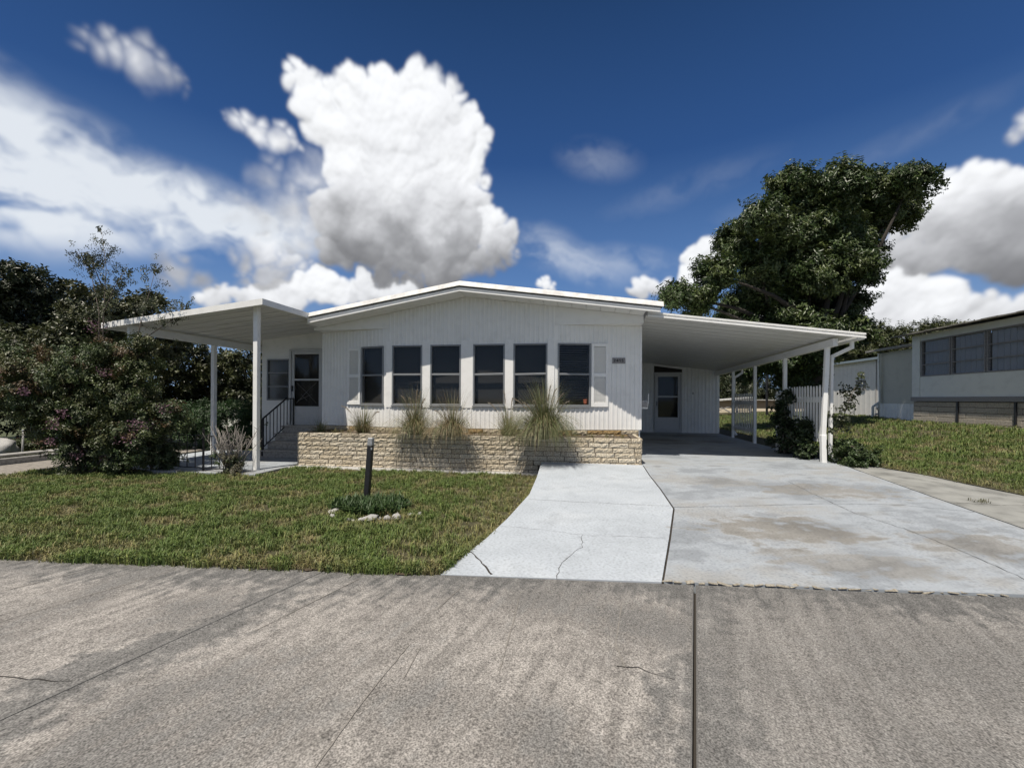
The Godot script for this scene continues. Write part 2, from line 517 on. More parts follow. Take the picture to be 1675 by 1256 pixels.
func drive_tex() -> ImageTexture:
	# pale blue grey paint worn through in clouds, with tyre dirt and brown leaf stains, 9 m by 9 m
	var w := 1024
	var big := field(w, w, 0.0055, 5, 31)
	var mid := field(w, w, 0.028, 5, 32)
	var fin := field(w, w, 0.25, 3, 33)
	var drg := field(w, w, 0.012, 5, 34)
	var out := PackedByteArray()
	out.resize(w * w * 3)
	for y in w:
		var d := 11.5 - float(y) / w * 9.0
		var sx := seam_x(d)
		for x in w:
			var px := float(x) / w * 9.0 - 2.0
			var i := y * w + x
			var b := big[i] / 255.0
			var m := mid[i] / 255.0
			var f := fin[i] / 255.0
			var s := drg[((y * 3 + x) % w) * w + (x / 2 + 40) % w] / 255.0
			var left := 1.0 if px < sx else 0.0
			var worn := smoothstep(0.42, 0.66, b * 0.45 + m * 0.33 + s * 0.22) * lerpf(1.0, 0.35, left)
			var tan := smoothstep(0.46, 0.78, (1.0 - b) * 0.60 + s * 0.22 + m * 0.18) * lerpf(0.55, 0.10, left)
			for q in STAINS:
				var dx: float = (px - q[0]) / q[2]
				var dd: float = (d - q[1]) / q[3]
				tan = maxf(tan, q[4] * smoothstep(1.0, 0.15, dx * dx + dd * dd + (m - 0.5) * 1.6 + (s - 0.5) * 1.4))
			var v := lerpf(0.375, 0.47, left) * (1.0 + (f - 0.5) * 0.34 + (m - 0.5) * 0.30 + (s - 0.5) * 0.15)
			v *= 1.0 - 0.34 * worn
			v *= 1.0 - 0.38 * tan
			if f < 0.25: v *= 0.84
			var k := v * 1023.0
			out[i * 3] = SR[clampi(int(k * lerpf(0.90, 1.0, tan)), 0, 1023)]
			out[i * 3 + 1] = SR[clampi(int(k * lerpf(0.985, 0.98, tan)), 0, 1023)]
			out[i * 3 + 2] = SR[clampi(int(k * lerpf(1.08, 0.92, tan)), 0, 1023)]
	return byte_tex(w, w, out)

func make_materials() -> void:
	SR.resize(1024)
	for k in 1024: SR[k] = srgb8(k / 1023.0)
	var wear := ramp_tex(512, 0.012, 5, 41, [[0.0, 0.90], [0.45, 0.98], [1.0, 1.0]])
	var dirt := ramp_tex(512, 0.02, 6, 42, [[0.0, 0.45], [0.5, 0.8], [1.0, 1.0]])
	var grain := ramp_tex(512, 0.12, 4, 43, [[0.0, 0.4], [0.5, 0.8], [1.0, 1.0]])
	var bump := ramp_tex(512, 0.10, 5, 44, [[0.0, 0.0], [1.0, 1.0]])
	var rock := ramp_tex(512, 0.045, 5, 45, [[0.0, 0.0], [1.0, 1.0]])
	var stone := ramp_tex(512, 0.03, 5, 46, [[0.0, Color(0.46, 0.42, 0.37)], [0.35, Color(0.80, 0.77, 0.72)], [0.65, Color(0.96, 0.945, 0.91)], [1.0, Color(1, 0.99, 0.97)]])
	M.siding = mat(0.80, 0.80, 0.785, 0.5, wear, 2.3)
	M.trim = mat(0.82, 0.82, 0.805, 0.45, wear, 1.7)
	M.pan = mat(0.66, 0.66, 0.64, 0.45, wear, 3.1)
	M.roof = mat(0.74, 0.74, 0.73, 0.6, dirt, 2.5)
	M.entry = M.siding
	M.alu = mat(0.24, 0.25, 0.26, 0.42, wear, 0.9, 0.35)
	M.doorframe = mat(0.55, 0.555, 0.56, 0.4, wear, 1.0)
	M.seal = mat(0.02, 0.02, 0.022, 0.7)
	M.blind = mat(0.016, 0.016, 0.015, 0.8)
	M.lace = mat(0.16, 0.16, 0.17, 0.9)
	M.inside = mat(0.35, 0.32, 0.28, 0.9)
	M.glass = StandardMaterial3D.new()
	M.glass.albedo_color = Color(0.12, 0.13, 0.14, 0.04)
	M.glass.transparency = BaseMaterial3D.TRANSPARENCY_ALPHA
	M.glass.roughness = 0.03
	M.glass.metallic_specular = 0.27
	M.screen = mat(0.03, 0.026, 0.022, 0.85)
	M.iron = mat(0.018, 0.018, 0.02, 0.45, dirt, 0.4)
	M.number = mat(0.015, 0.015, 0.015, 0.5)
	M.plate = mat(0.33, 0.32, 0.32, 0.6, dirt, 0.5)
	M.pot = mat(0.36, 0.10, 0.05, 0.8)
	M.brick = []
	for c in [[0.68, 0.63, 0.54], [0.64, 0.585, 0.49], [0.71, 0.67, 0.59], [0.60, 0.545, 0.45], [0.66, 0.62, 0.55]]:
		M.brick.append(relief(mat(c[0], c[1], c[2], 0.9, stone, 0.55), rock, 1.2))
	M.tan_brick = relief(mat(0.40, 0.29, 0.15, 0.9, stone, 0.5), rock, 1.0)
	M.mortar = mat(0.12, 0.095, 0.07, 0.95, dirt, 0.6)
	M.soil = mat(0.10, 0.075, 0.05, 0.95, dirt, 0.5)
	M.step = mat(0.42, 0.40, 0.37, 0.8, dirt, 0.9)
	M.strip = mat(0.50, 0.50, 0.49, 0.85, dirt, 1.1)
	M.road = StandardMaterial3D.new()
	M.road.albedo_texture = road_tex()
	M.road.roughness = 0.9
	relief(M.road, bump, 0.0)
	M.road.heightmap_enabled = false
	M.road.detail_enabled = true
	M.road.detail_albedo = ramp_tex(1024, 0.22, 3, 48, [[0.0, 0.22], [0.36, 0.55], [0.62, 0.92], [1.0, 1.0]])
	M.road.detail_blend_mode = BaseMaterial3D.BLEND_MODE_MUL
	M.road.detail_uv_layer = BaseMaterial3D.DETAIL_UV_2
	M.road.uv2_triplanar = true
	M.road.uv2_world_triplanar = true
	M.road.uv2_scale = Vector3.ONE / 2.7
	M.road_edge = mat(0.15, 0.145, 0.135, 0.95, dirt, 0.7)
	M.drive = StandardMaterial3D.new()
	M.drive.albedo_texture = drive_tex()
	M.drive.roughness = 0.75
	M.porch_floor = M.drive
	M.old_slab = mat(0.31, 0.315, 0.30, 0.9, dirt, 4.6)
	M.chip = mat(0.40, 0.385, 0.35, 0.95, stone, 0.4)
	M.crack = mat(0.035, 0.03, 0.025, 0.95)
	M.scratch = mat(0.215, 0.20, 0.18, 0.95)
	M.turf = relief(mat(0.085, 0.078, 0.038, 0.95, dirt, 0.9), rock, 2.0)
	M.field = mat(0.085, 0.10, 0.04, 0.95, dirt, 3.0)
	M.side_road = mat(0.30, 0.275, 0.245, 0.9, dirt, 1.4)
	M.kerb = mat(0.44, 0.43, 0.41, 0.95, dirt, 0.8)
	M.kerb_cap = M.kerb
	M.rock = relief(mat(0.55, 0.54, 0.52, 0.85, dirt, 0.2), rock, 1.0)
	M.bark = relief(mat(0.055, 0.048, 0.04, 0.95, dirt, 0.4), rock, 2.0)
	M.twig = mat(0.17, 0.14, 0.115, 0.9, dirt, 0.3)
	M.dry_twig = mat(0.30, 0.275, 0.25, 0.9, dirt, 0.2)
	M.grass = leafmat(1.0, 1.0, 1.0, 0.35, 0.6)
	M.leaf = leafmat(1.0, 1.0, 1.0, 0.30, 0.45)
	M.plume = leafmat(1.0, 1.0, 1.0, 0.4, 0.9)
	M.bloom = leafmat(1.0, 1.0, 1.0, 0.4, 0.8)
	M.n_wall = mat(0.84, 0.855, 0.81, 0.6, wear, 3.0)
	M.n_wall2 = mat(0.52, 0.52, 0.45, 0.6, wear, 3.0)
	M.n_white = mat(0.80, 0.79, 0.75, 0.6, wear, 3.3)
	M.n_block = [mat(0.52, 0.47, 0.39, 0.95, dirt, 0.7), mat(0.48, 0.435, 0.365, 0.95, dirt, 0.7), mat(0.55, 0.50, 0.42, 0.95, dirt, 0.7)]
	M.n_roof = mat(0.36, 0.345, 0.31, 0.9, dirt, 1.0)
	M.n_trim = mat(0.28, 0.34, 0.37, 0.5)
	M.curtain = mat(0.30, 0.31, 0.33, 0.9, wear, 0.3)
	M.tan_wall = mat(0.40, 0.30, 0.20, 0.8)
	M.cream = mat(0.72, 0.63, 0.48, 0.8)
	M.galv = mat(0.45, 0.46, 0.47, 0.4, dirt, 0.4, 0.4)
# ---------------------------------------------------------------- ground
func gdrive(d: float) -> float:
	return 0.27 * clampf((d - 3.8) / 5.1, 0.0, 1.0)

func road_edge(x: float) -> float:
	return 3.815 + x * 0.082

func glawn(x: float, d: float) -> float:
	if x < 3.0:
		var e := minf(d - road_edge(x), drive_left(d) - x)
		return 0.003 + (0.024 + 0.012 * noise.get_noise_2d(x * 60.0, d * 60.0)) * smoothstep(0.0, 0.2, e)
	return gdrive(d) + 0.003 + 0.02 * smoothstep(0.0, 0.3, x - (strip_right(d) if d < 10.0 else 5.2)) + 0.41 * smoothstep(6.0, 13.0, x) * smoothstep(4.0, 14.0, d) + 0.10 * smoothstep(13.0, 24.0, x) + 0.012 * noise.get_noise_2d(x * 60.0, d * 60.0)

func slab_mesh(pts: Array, y_of: Callable, thick: float, uv_of: Callable) -> ArrayMesh:
	# pts: Vector2(x, d) outline of a concrete slab; the arris is taken off all round
	var s := st_flat()
	var flat := PackedVector2Array(pts)
	var inner := flat
	var shrunk := Geometry2D.offset_polygon(flat, -0.008)
	if shrunk.size() == 1 and shrunk[0].size() == flat.size(): inner = shrunk[0]
	var idx := Geometry2D.triangulate_polygon(inner)
	for k in range(0, idx.size(), 3):
		var q := [inner[idx[k]], inner[idx[k + 1]], inner[idx[k + 2]]]
		var w := []
		for p in q: w.append(V(p.x, y_of.call(p.y), p.y))
		var flip: bool = (w[1] - w[0]).cross(w[2] - w[0]).y < 0.0
		for j in ([0, 1, 2] if flip else [0, 2, 1]):
			s.set_uv(uv_of.call(q[j]))
			s.add_vertex(w[j])
	var n := flat.size()
	var cen := Vector2.ZERO
	for p in flat: cen += p
	cen /= n
	for i in n:
		var a := flat[i]
		var b := flat[(i + 1) % n]
		var m := (a + b) / 2
		var inn := cen.lerp(m, 0.99)
		var mid := V(inn.x, y_of.call(inn.y) - thick * 0.5, inn.y)
		var a1 := V(a.x, y_of.call(a.y) - 0.006, a.y)
		var b1 := V(b.x, y_of.call(b.y) - 0.006, b.y)
		s.set_uv(uv_of.call(m))
		oquad(s, a1, b1, b1 - Vector3(0, thick, 0), a1 - Vector3(0, thick, 0), mid)
		if inner.size() == n:
			# match the nearest inner vertex for the bevel
			var ia := inner[0]
			var ib := inner[0]
			for p in inner:
				if p.distance_to(a) < ia.distance_to(a): ia = p
				if p.distance_to(b) < ib.distance_to(b): ib = p
			oquad(s, a1, b1, V(ib.x, y_of.call(ib.y), ib.y), V(ia.x, y_of.call(ia.y), ia.y), mid - Vector3(0, 1, 0))
	return done(s)

func ribbon(pts: Array, y_of: Callable, wid: float, wob: float, lift: float) -> ArrayMesh:
	# a wandering crack
	var s := st_flat()
	var line := []
	for i in range(pts.size() - 1):
		var steps := maxi(2, int(pts[i].distance_to(pts[i + 1]) / 0.06))
		for k in steps:
			var p: Vector2 = pts[i].lerp(pts[i + 1], float(k) / steps)
			line.append(p + Vector2(rr(-wob, wob), rr(-wob, wob)))
	line.append(pts[-1])
	var prev_l := Vector3.ZERO
	var prev_r := Vector3.ZERO
	for i in line.size():
		var t: Vector2 = (line[mini(i + 1, line.size() - 1)] - line[maxi(i - 1, 0)]).normalized()
		var q := Vector2(-t.y, t.x) * wid * rr(0.35, 1.0) * 0.5
		var l: Vector2 = line[i] + q
		var r: Vector2 = line[i] - q
		var vl := V(l.x, y_of.call(l.y) + lift, l.y)
		var vr := V(r.x, y_of.call(r.y) + lift, r.y)
		if i > 0:
			oquad(s, prev_l, prev_r, vr, vl, (vl + vr) / 2 - Vector3(0, 1, 0))
		prev_l = vl
		prev_r = vr
	return done(s)

func sheet(x0: float, x1: float, d0: float, d1: float, step: float, keep: Callable, y_of: Callable, snap: Callable) -> ArrayMesh:
	var s := st_smooth()
	var nx := int((x1 - x0) / step)
	var nd := int((d1 - d0) / step)
	for i in nx:
		for j in nd:
			var xa := x0 + i * step
			var da := d0 + j * step
			var q := []
			var hits := 0
			for p in [Vector2(xa, da), Vector2(xa + step, da), Vector2(xa + step, da + step), Vector2(xa, da + step)]:
				if keep.call(p.x, p.y): hits += 1
				var z: Vector2 = snap.call(p)
				q.append(V(z.x, y_of.call(z.x, z.y), z.y))
			if hits == 0: continue
			oquad(s, q[0], q[1], q[2], q[3], q[0] - Vector3(0, 5, 0))
	return done(s)

func drive_left(d: float) -> float:
	var t := [[3.6, -1.27], [4.17, -1.15], [4.64, -1.04], [5.32, -0.93], [6.46, -0.80], [7.58, -0.81], [8.9, -0.86], [20.0, -0.86]]
	for i in range(t.size() - 1):
		if d <= t[i + 1][0]:
			return lerpf(t[i][1], t[i + 1][1], clampf((d - t[i][0]) / (t[i + 1][0] - t[i][0]), 0.0, 1.0))
	return -0.86

func strip_right(d: float) -> float:
	# right edge of the old concrete strip beside the driveway
	return 5.45 + maxf(0.0, 9.9 - d) * 0.335

func in_left_lawn(x: float, d: float) -> bool:
	return d > road_edge(x) and d < 8.62 and x > -10.95 and x < drive_left(d) and not (x < -6.2 and d > 7.55)

func in_right_lawn(x: float, d: float) -> bool:
	if d < road_edge(x): return false
	return x > (strip_right(d) if d < 10.0 else 5.2)

func build_ground() -> void:
	var zero := func(_d: float) -> float: return 0.0
	var gd := func(d: float) -> float: return gdrive(d)
	var road_uv := func(p: Vector2) -> Vector2: return Vector2((p.x + 8.0) / 16.0, (4.9 - p.y) / 8.0)
	var drive_uv := func(p: Vector2) -> Vector2: return Vector2((p.x + 2.0) / 9.0, (11.5 - p.y) / 9.0)
	var g := struct("ground")
	var gs := st_flat()
	oquad(gs, V(-400, -0.16, -300), V(400, -0.16, -300), V(400, -0.16, 600), V(-400, -0.16, 600), Vector3(0, -9, 0))
	part(g, "earth", done(gs), M.field)
	# street of skewed concrete slabs
	var road := struct("street")
	var j := Vector2(-0.235, -1.0)
	var at := [-58.0, -31.75, -28.48, -25.21, -21.94, -18.67, -15.4, -12.13, -8.86, -5.59, -2.30, 0.915, 4.2, 7.47, 10.74, 14.01, 17.28, 20.55, 23.82, 27.09, 30.36, 60.0]
	for i in range(at.size() - 1):
		var a: float = at[i] + 0.006
		var b: float = at[i + 1] - 0.006
		if i == 11: a += 0.006
		var pa := Vector2(a, road_edge(a))
		var pb := Vector2(b, road_edge(b))
		part(road, "slab", slab_mesh([pa, pb, pb + j * 8.2, pa + j * 8.2], zero, 0.1, road_uv), M.road)
	part(road, "base", slab_mesh([Vector2(-57, road_edge(-57.0)), Vector2(59, road_edge(59.0)), Vector2(57, road_edge(57.0) - 8.0), Vector2(-59, road_edge(-59.0) - 8.0)], func(_d): return -0.07, 0.05, road_uv), M.crack)
	for L in [[Vector2(-0.50, 3.50), Vector2(-0.48, 3.0), Vector2(-0.47, 2.45)], [Vector2(-1.08, 2.62), Vector2(-1.11, 2.13), Vector2(-1.1, 1.3)], [Vector2(-1.0, 2.6), Vector2(-0.98, 2.3)], [Vector2(-3.62, 3.40), Vector2(-3.95, 2.39), Vector2(-4.2, 1.6)], [Vector2(0.28, 3.4), Vector2(0.2, 2.85), Vector2(0.24, 2.6)], [Vector2(-4.35, 3.3), Vector2(-4.75, 2.3)], [Vector2(-0.98, 3.55), Vector2(-1.06, 3.1)], [Vector2(-1.9, 3.5), Vector2(-2.15, 2.6)]]:
		part(road, "tooled_ridge", ribbon(L, zero, 0.009, 0.002, 0.004), M.scratch)
	for L in [[Vector2(-3.3, 1.93), Vector2(-3.0, 1.95), Vector2(-2.75, 1.97)], [Vector2(0.2, 2.62), Vector2(0.31, 2.62), Vector2(0.5, 2.55)]]:
		part(road, "crack", ribbon(L, zero, 0.006, 0.012, 0.004), M.crack)
	# driveway
	var dw := struct("driveway")
	var left := []
	for d in [3.72, 4.17, 4.64, 5.32, 6.46, 7.58, 8.88]:
		left.append(Vector2(drive_left(d), d))
	var seam := [Vector2(1.115, 8.88), Vector2(1.115, 7.96), Vector2(1.145, 7.04), Vector2(1.15, 6.04), Vector2(0.9, 4.94), Vector2(0.65, 3.885)]
	var lp := left.duplicate()
	lp.append_array(seam)
	part(dw, "slab", slab_mesh(lp, gd, 0.12, drive_uv), M.drive)
	var rp := []
	for p in seam: rp.append(p + Vector2(0.022, 0.0))
	rp.reverse()
	rp[0].y = 3.90
	rp.append_array([Vector2(4.93, 8.88), Vector2(4.90, 7.2), Vector2(4.90, 5.8), Vector2(4.88, 4.225)])
	part(dw, "slab", slab_mesh(rp, gd, 0.12, drive_uv), M.drive)
	part(dw, "carport_slab", slab_mesh([Vector2(1.12, 8.9), Vector2(4.93, 8.9), Vector2(5.1, 9.9), Vector2(5.12, 18.0), Vector2(1.12, 18.0)], gd, 0.14, drive_uv), M.drive)
	var sp := [Vector2(4.915, 4.25), Vector2(4.93, 5.8), Vector2(4.93, 7.2), Vector2(4.95, 8.86), Vector2(5.13, 9.9), Vector2(5.45, 9.9), Vector2(5.6, 9.3), Vector2(5.9, 8.6), Vector2(6.32, 7.5), Vector2(6.9, 5.9), Vector2(7.3, 4.43)]
	part(dw, "old_strip", slab_mesh(sp, gd, 0.12, drive_uv), M.old_slab)
	# chipped lip where the driveway meets the street
	rng.seed = 5
	for i in 46:
		var x := 0.7 + i * 0.093
		var w := rr(0.04, 0.12)
		var e := road_edge(x)
		var s := st_flat()
		cbox(s, Transform3D(Basis.from_euler(Vector3(rr(-0.3, 0.3), rr(-0.4, 0.4), rr(-0.2, 0.2))), V(x, 0.004 + rr(-0.004, 0.004), e + rr(0.015, 0.04))), Vector3(w, rr(0.006, 0.012), rr(0.015, 0.05)), 0.003)
		part(dw, "chip", done(s), M.chip)
	for C in [[[Vector2(-1.21, 4.33), Vector2(-1.06, 4.18), Vector2(-0.93, 4.0), Vector2(-0.8, 3.79)], 0.022], [[Vector2(-0.02, 4.89), Vector2(-0.02, 4.54), Vector2(-0.12, 4.33), Vector2(-0.22, 4.08), Vector2(-0.23, 3.8)], 0.007], [[Vector2(1.16, 6.1), Vector2(1.96, 6.27), Vector2(3.22, 6.58), Vector2(4.16, 6.67), Vector2(4.88, 6.46)], 0.009], [[Vector2(-0.77, 6.18), Vector2(0.04, 6.15), Vector2(1.12, 6.14)], 0.007], [[Vector2(-0.97, 5.04), Vector2(-0.38, 4.97), Vector2(0.03, 4.88), Vector2(0.86, 4.94)], 0.004], [[Vector2(3.3, 7.84), Vector2(3.31, 7.09), Vector2(3.37, 6.18), Vector2(3.58, 5.65), Vector2(3.68, 5.05), Vector2(3.71, 4.5), Vector2(3.7, 4.1)], 0.008], [[Vector2(5.0, 9.0), Vector2(5.5, 8.4), Vector2(6.0, 7.4)], 0.012], [[Vector2(5.0, 9.3), Vector2(5.62, 9.2)], 0.012], [[Vector2(5.0, 6.9), Vector2(5.5, 6.85), Vector2(6.35, 7.0)], 0.01]]:
		part(dw, "crack", ribbon(C[0], gd, C[1], 0.012, 0.004), M.crack)
	# a dirt filled gap under the seams
	part(dw, "seam_fill", ribbon([Vector2(1.126, 8.88), Vector2(1.126, 7.96), Vector2(1.157, 7.04), Vector2(1.16, 6.04), Vector2(0.911, 4.94), Vector2(0.66, 3.89)], gd, 0.03, 0.004, -0.012), M.crack)
	# lawns
	var lawn := struct("lawn")
	var hl := func(x, d): return glawn(x, d)
	var snap_l := func(p: Vector2) -> Vector2:
		var d := clampf(maxf(p.y, road_edge(p.x)), 3.0, 8.62)
		return Vector2(clampf(p.x, -10.95, drive_left(d)), d)
	var snap_r := func(p: Vector2) -> Vector2:
		var d := maxf(p.y, road_edge(p.x))
		return Vector2(maxf(p.x, strip_right(d) if d < 10.0 else 5.2), d)
	part(lawn, "turf", sheet(-11.1, -0.5, 2.6, 8.8, 0.1, func(x, d): return in_left_lawn(x, d), hl, snap_l), M.turf)
	part(lawn, "turf", sheet(4.8, 12.0, 4.0, 12.0, 0.1, func(x, d): return in_right_lawn(x, d), hl, snap_r), M.turf)
	part(lawn, "turf", sheet(5.0, 45.0, 4.0, 60.0, 0.5, func(x, d): return d > road_edge(x) + 0.3 and (x > 12.0 or d > 12.0), func(x, d): return glawn(x, minf(d, 30.0)) - (0.004 if x < 12.3 and d < 12.3 else 0.0), func(p): return p), M.turf)
	# ragged bare earth along the street edge of the lawn
	part(lawn, "soil_edge", ribbon([Vector2(-10.9, road_edge(-10.9) + 0.02), Vector2(-1.3, road_edge(-1.3) + 0.02)], zero, 0.13, 0.02, 0.012), M.soil)
	part(lawn, "soil_edge", ribbon([Vector2(6.6, road_edge(6.6) + 0.02), Vector2(30.0, road_edge(30.0) + 0.02)], zero, 0.13, 0.02, 0.012), M.soil)
	# porch slab, planter strip, side lane
	var porch := struct("porch_floor")
	part(porch, "slab", slab_mesh([Vector2(-10.3, 7.62), Vector2(-6.32, 7.62), Vector2(-6.32, 11.0), Vector2(-10.3, 11.0)], func(_d): return 0.06, 0.2, drive_uv), M.porch_floor)
	var strip := struct("planter_apron")
	part(strip, "slab", slab_mesh([Vector2(-6.31, 8.55), Vector2(-0.9, 8.66), Vector2(-0.9, 8.88), Vector2(-6.31, 8.88)], func(_d): return 0.05, 0.16, drive_uv), M.strip)
	var lane := struct("side_lane")
	for k in 5:
		part(lane, "slab", slab_mesh([Vector2(-12.75, 3.4 + k * 3.6), Vector2(-10.95, 3.4 + k * 3.6), Vector2(-10.95, 6.98 + k * 3.6), Vector2(-12.75, 6.98 + k * 3.6)], func(_d): return 0.01, 0.1, drive_uv), M.side_road)
	for k in 8:
		part(lane, "kerb_stone", box_mesh(-13.05, -12.8, -0.1, 0.16 + 0.01 * (k % 3), 3.0 + k * 1.5, 4.48 + k * 1.5, 0.02), M.kerb)
# ---------------------------------------------------------------- the house
func ribs(s: SurfaceTool, x0: float, d0: float, x1: float, d1: float, yb: float, yt0: float, yt1: float, pitch := 0.105, depth := 0.012) -> void:
	# pressed metal siding: flat pans with raised vertical ribs, from (x0, d0) to (x1, d1); the outside is the near side
	var along := Vector2(x1 - x0, d1 - d0)
	var n := maxi(1, int(round(along.length() / pitch)))
	var out := Vector2(along.y, -along.x).normalized()
	if out.y > 0.0: out = -out
	var prof := [[0.0, 0.0], [0.52, 0.0], [0.64, 1.0], [0.88, 1.0], [1.0, 0.0]]
	var inside := V((x0 + x1) / 2 - out.x * 4.0, (yb + yt0) / 2, (d0 + d1) / 2 - out.y * 4.0)
	for i in n:
		for k in range(prof.size() - 1):
			var ta: float = (i + prof[k][0]) / n
			var tb: float = (i + prof[k + 1][0]) / n
			var pa: Vector2 = Vector2(x0, d0) + along * ta + out * prof[k][1] * depth
			var pb: Vector2 = Vector2(x0, d0) + along * tb + out * prof[k + 1][1] * depth
			oquad(s, V(pa.x, yb, pa.y), V(pb.x, yb, pb.y), V(pb.x, lerpf(yt0, yt1, tb), pb.y), V(pa.x, lerpf(yt0, yt1, ta), pa.y), inside)

func rib_mesh(x0: float, d0: float, x1: float, d1: float, yb: float, yt0: float, yt1: float, pitch := 0.105, depth := 0.012) -> ArrayMesh:
	var s := st_flat()
	ribs(s, x0, d0, x1, d1, yb, yt0, yt1, pitch, depth)
	return done(s)

func facing(x0: float, d0: float, x1: float, d1: float, y: float) -> Transform3D:
	# a frame at the middle of (x0,d0)-(x1,d1), x along it, z towards the viewer's side
	var a := V(x0, y, d0)
	var b := V(x1, y, d1)
	var x := (b - a).normalized()
	return Transform3D(Basis(x, Vector3.UP, x.cross(Vector3.UP)), (a + b) / 2)

func fbox(xf: Transform3D, x0: float, x1: float, y0: float, y1: float, z0: float, z1: float, ch := 0.003) -> ArrayMesh:
	var s := st_flat()
	cbox(s, xf.translated_local(Vector3((x0 + x1) / 2, (y0 + y1) / 2, (z0 + z1) / 2)), Vector3(x1 - x0, y1 - y0, z1 - z0), ch)
	return done(s)

func window(parent: Node3D, xf: Transform3D, w: float, h: float, slack: bool, slats: bool) -> void:
	# single hung aluminium window; xf is the middle of its bottom edge
	var s := st_flat()
	var fw := 0.035
	for q in [[-w / 2, -w / 2 + fw, 0.0, h], [w / 2 - fw, w / 2, 0.0, h], [-w / 2 + fw, w / 2 - fw, h - fw, h], [-w / 2 + fw, w / 2 - fw, 0.0, fw]]:
		cbox(s, xf.translated_local(Vector3((q[0] + q[1]) / 2, (q[2] + q[3]) / 2, -0.02)), Vector3(q[1] - q[0], q[3] - q[2], 0.09), 0.004)
	var f := part(parent, "window", done(s), M.alu)
	var rail := st_flat()
	cbox(rail, xf.translated_local(Vector3(0, h * 0.51, 0.0)) * Transform3D(Basis(Vector3.BACK, 0.02 if slack else 0.0), Vector3.ZERO), Vector3(w - 2 * fw, 0.045, 0.05), 0.005)
	part(f, "meeting_rail", done(rail), M.alu)
	part(f, "sill", fbox(xf, -w / 2 - 0.015, w / 2 + 0.015, -0.03, 0.0, -0.03, 0.045), M.alu)
	part(f, "pane", fbox(xf, -w / 2 + fw, w / 2 - fw, h * 0.53, h - fw, -0.012, -0.008, 0.0), M.glass)
	part(f, "pane", fbox(xf, -w / 2 + fw, w / 2 - fw, fw, h * 0.49, -0.030, -0.026, 0.0), M.glass)
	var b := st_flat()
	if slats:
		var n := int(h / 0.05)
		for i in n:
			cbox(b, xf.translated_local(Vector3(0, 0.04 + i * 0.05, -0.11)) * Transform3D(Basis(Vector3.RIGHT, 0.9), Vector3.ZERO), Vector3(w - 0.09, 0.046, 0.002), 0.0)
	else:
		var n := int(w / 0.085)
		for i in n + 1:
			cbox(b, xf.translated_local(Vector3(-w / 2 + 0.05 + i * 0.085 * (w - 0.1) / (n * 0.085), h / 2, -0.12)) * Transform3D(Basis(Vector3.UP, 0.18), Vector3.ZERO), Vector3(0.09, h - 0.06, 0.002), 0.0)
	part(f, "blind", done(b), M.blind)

func shutter(parent: Node3D, xf: Transform3D, w: float, h: float) -> void:
	var s := st_flat()
	for q in [[-w / 2, -w / 2 + 0.06, 0.0, h], [w / 2 - 0.06, w / 2, 0.0, h], [-w / 2 + 0.06, w / 2 - 0.06, 0.0, 0.09], [-w / 2 + 0.06, w / 2 - 0.06, h * 0.5 - 0.04, h * 0.5 + 0.04], [-w / 2 + 0.06, w / 2 - 0.06, h - 0.07, h]]:
		cbox(s, xf.translated_local(Vector3((q[0] + q[1]) / 2, (q[2] + q[3]) / 2, 0.028)), Vector3(q[1] - q[0], q[3] - q[2], 0.03), 0.004)
	var f := part(parent, "shutter", done(s), M.trim)
	var l := st_flat()
	for seg in [[0.1, h * 0.5 - 0.05], [h * 0.5 + 0.05, h - 0.08]]:
		var y: float = seg[0]
		while y < seg[1]:
			cbox(l, xf.translated_local(Vector3(0, y, 0.024)) * Transform3D(Basis(Vector3.RIGHT, 0.7), Vector3.ZERO), Vector3(w - 0.12, 0.032, 0.005), 0.001)
			y += 0.028
	part(f, "louvre", done(l), M.trim)

func gable_y(x: float, yl: float, yp: float, yr: float) -> float:
	# height of a line that runs from the left eave over the peak to the right eave
	return lerpf(yl, yp, clampf((x + 6.40) / 3.70, 0.0, 1.0)) if x < -2.70 else lerpf(yp, yr, clampf((x + 2.70) / 4.26, 0.0, 1.0))

const CAPT := [3.497, 4.113, 3.527]
const CAPB := [3.39, 3.998, 3.418]
const F1B := [3.25, 3.881, 3.303]

func wall_top(x: float) -> float:
	return gable_y(x, F1B[0], F1B[1], F1B[2]) + 0.012

func band(x0: float, x1: float, top: Array, bot: Array, dt: float, db: float, thick: float) -> ArrayMesh:
	# a raking fascia board between two gable lines; dt, db: front distance at its top and bottom edge
	var s := st_flat()
	var xs := [x0, -2.70, x1]
	for i in 2:
		var a: float = xs[i]
		var b: float = xs[i + 1]
		prism(s, [V(a, gable_y(a, bot[0], bot[1], bot[2]), db), V(b, gable_y(b, bot[0], bot[1], bot[2]), db), V(b, gable_y(b, top[0], top[1], top[2]), dt), V(a, gable_y(a, top[0], top[1], top[2]), dt)], V(0, 0, thick))
	return done(s)

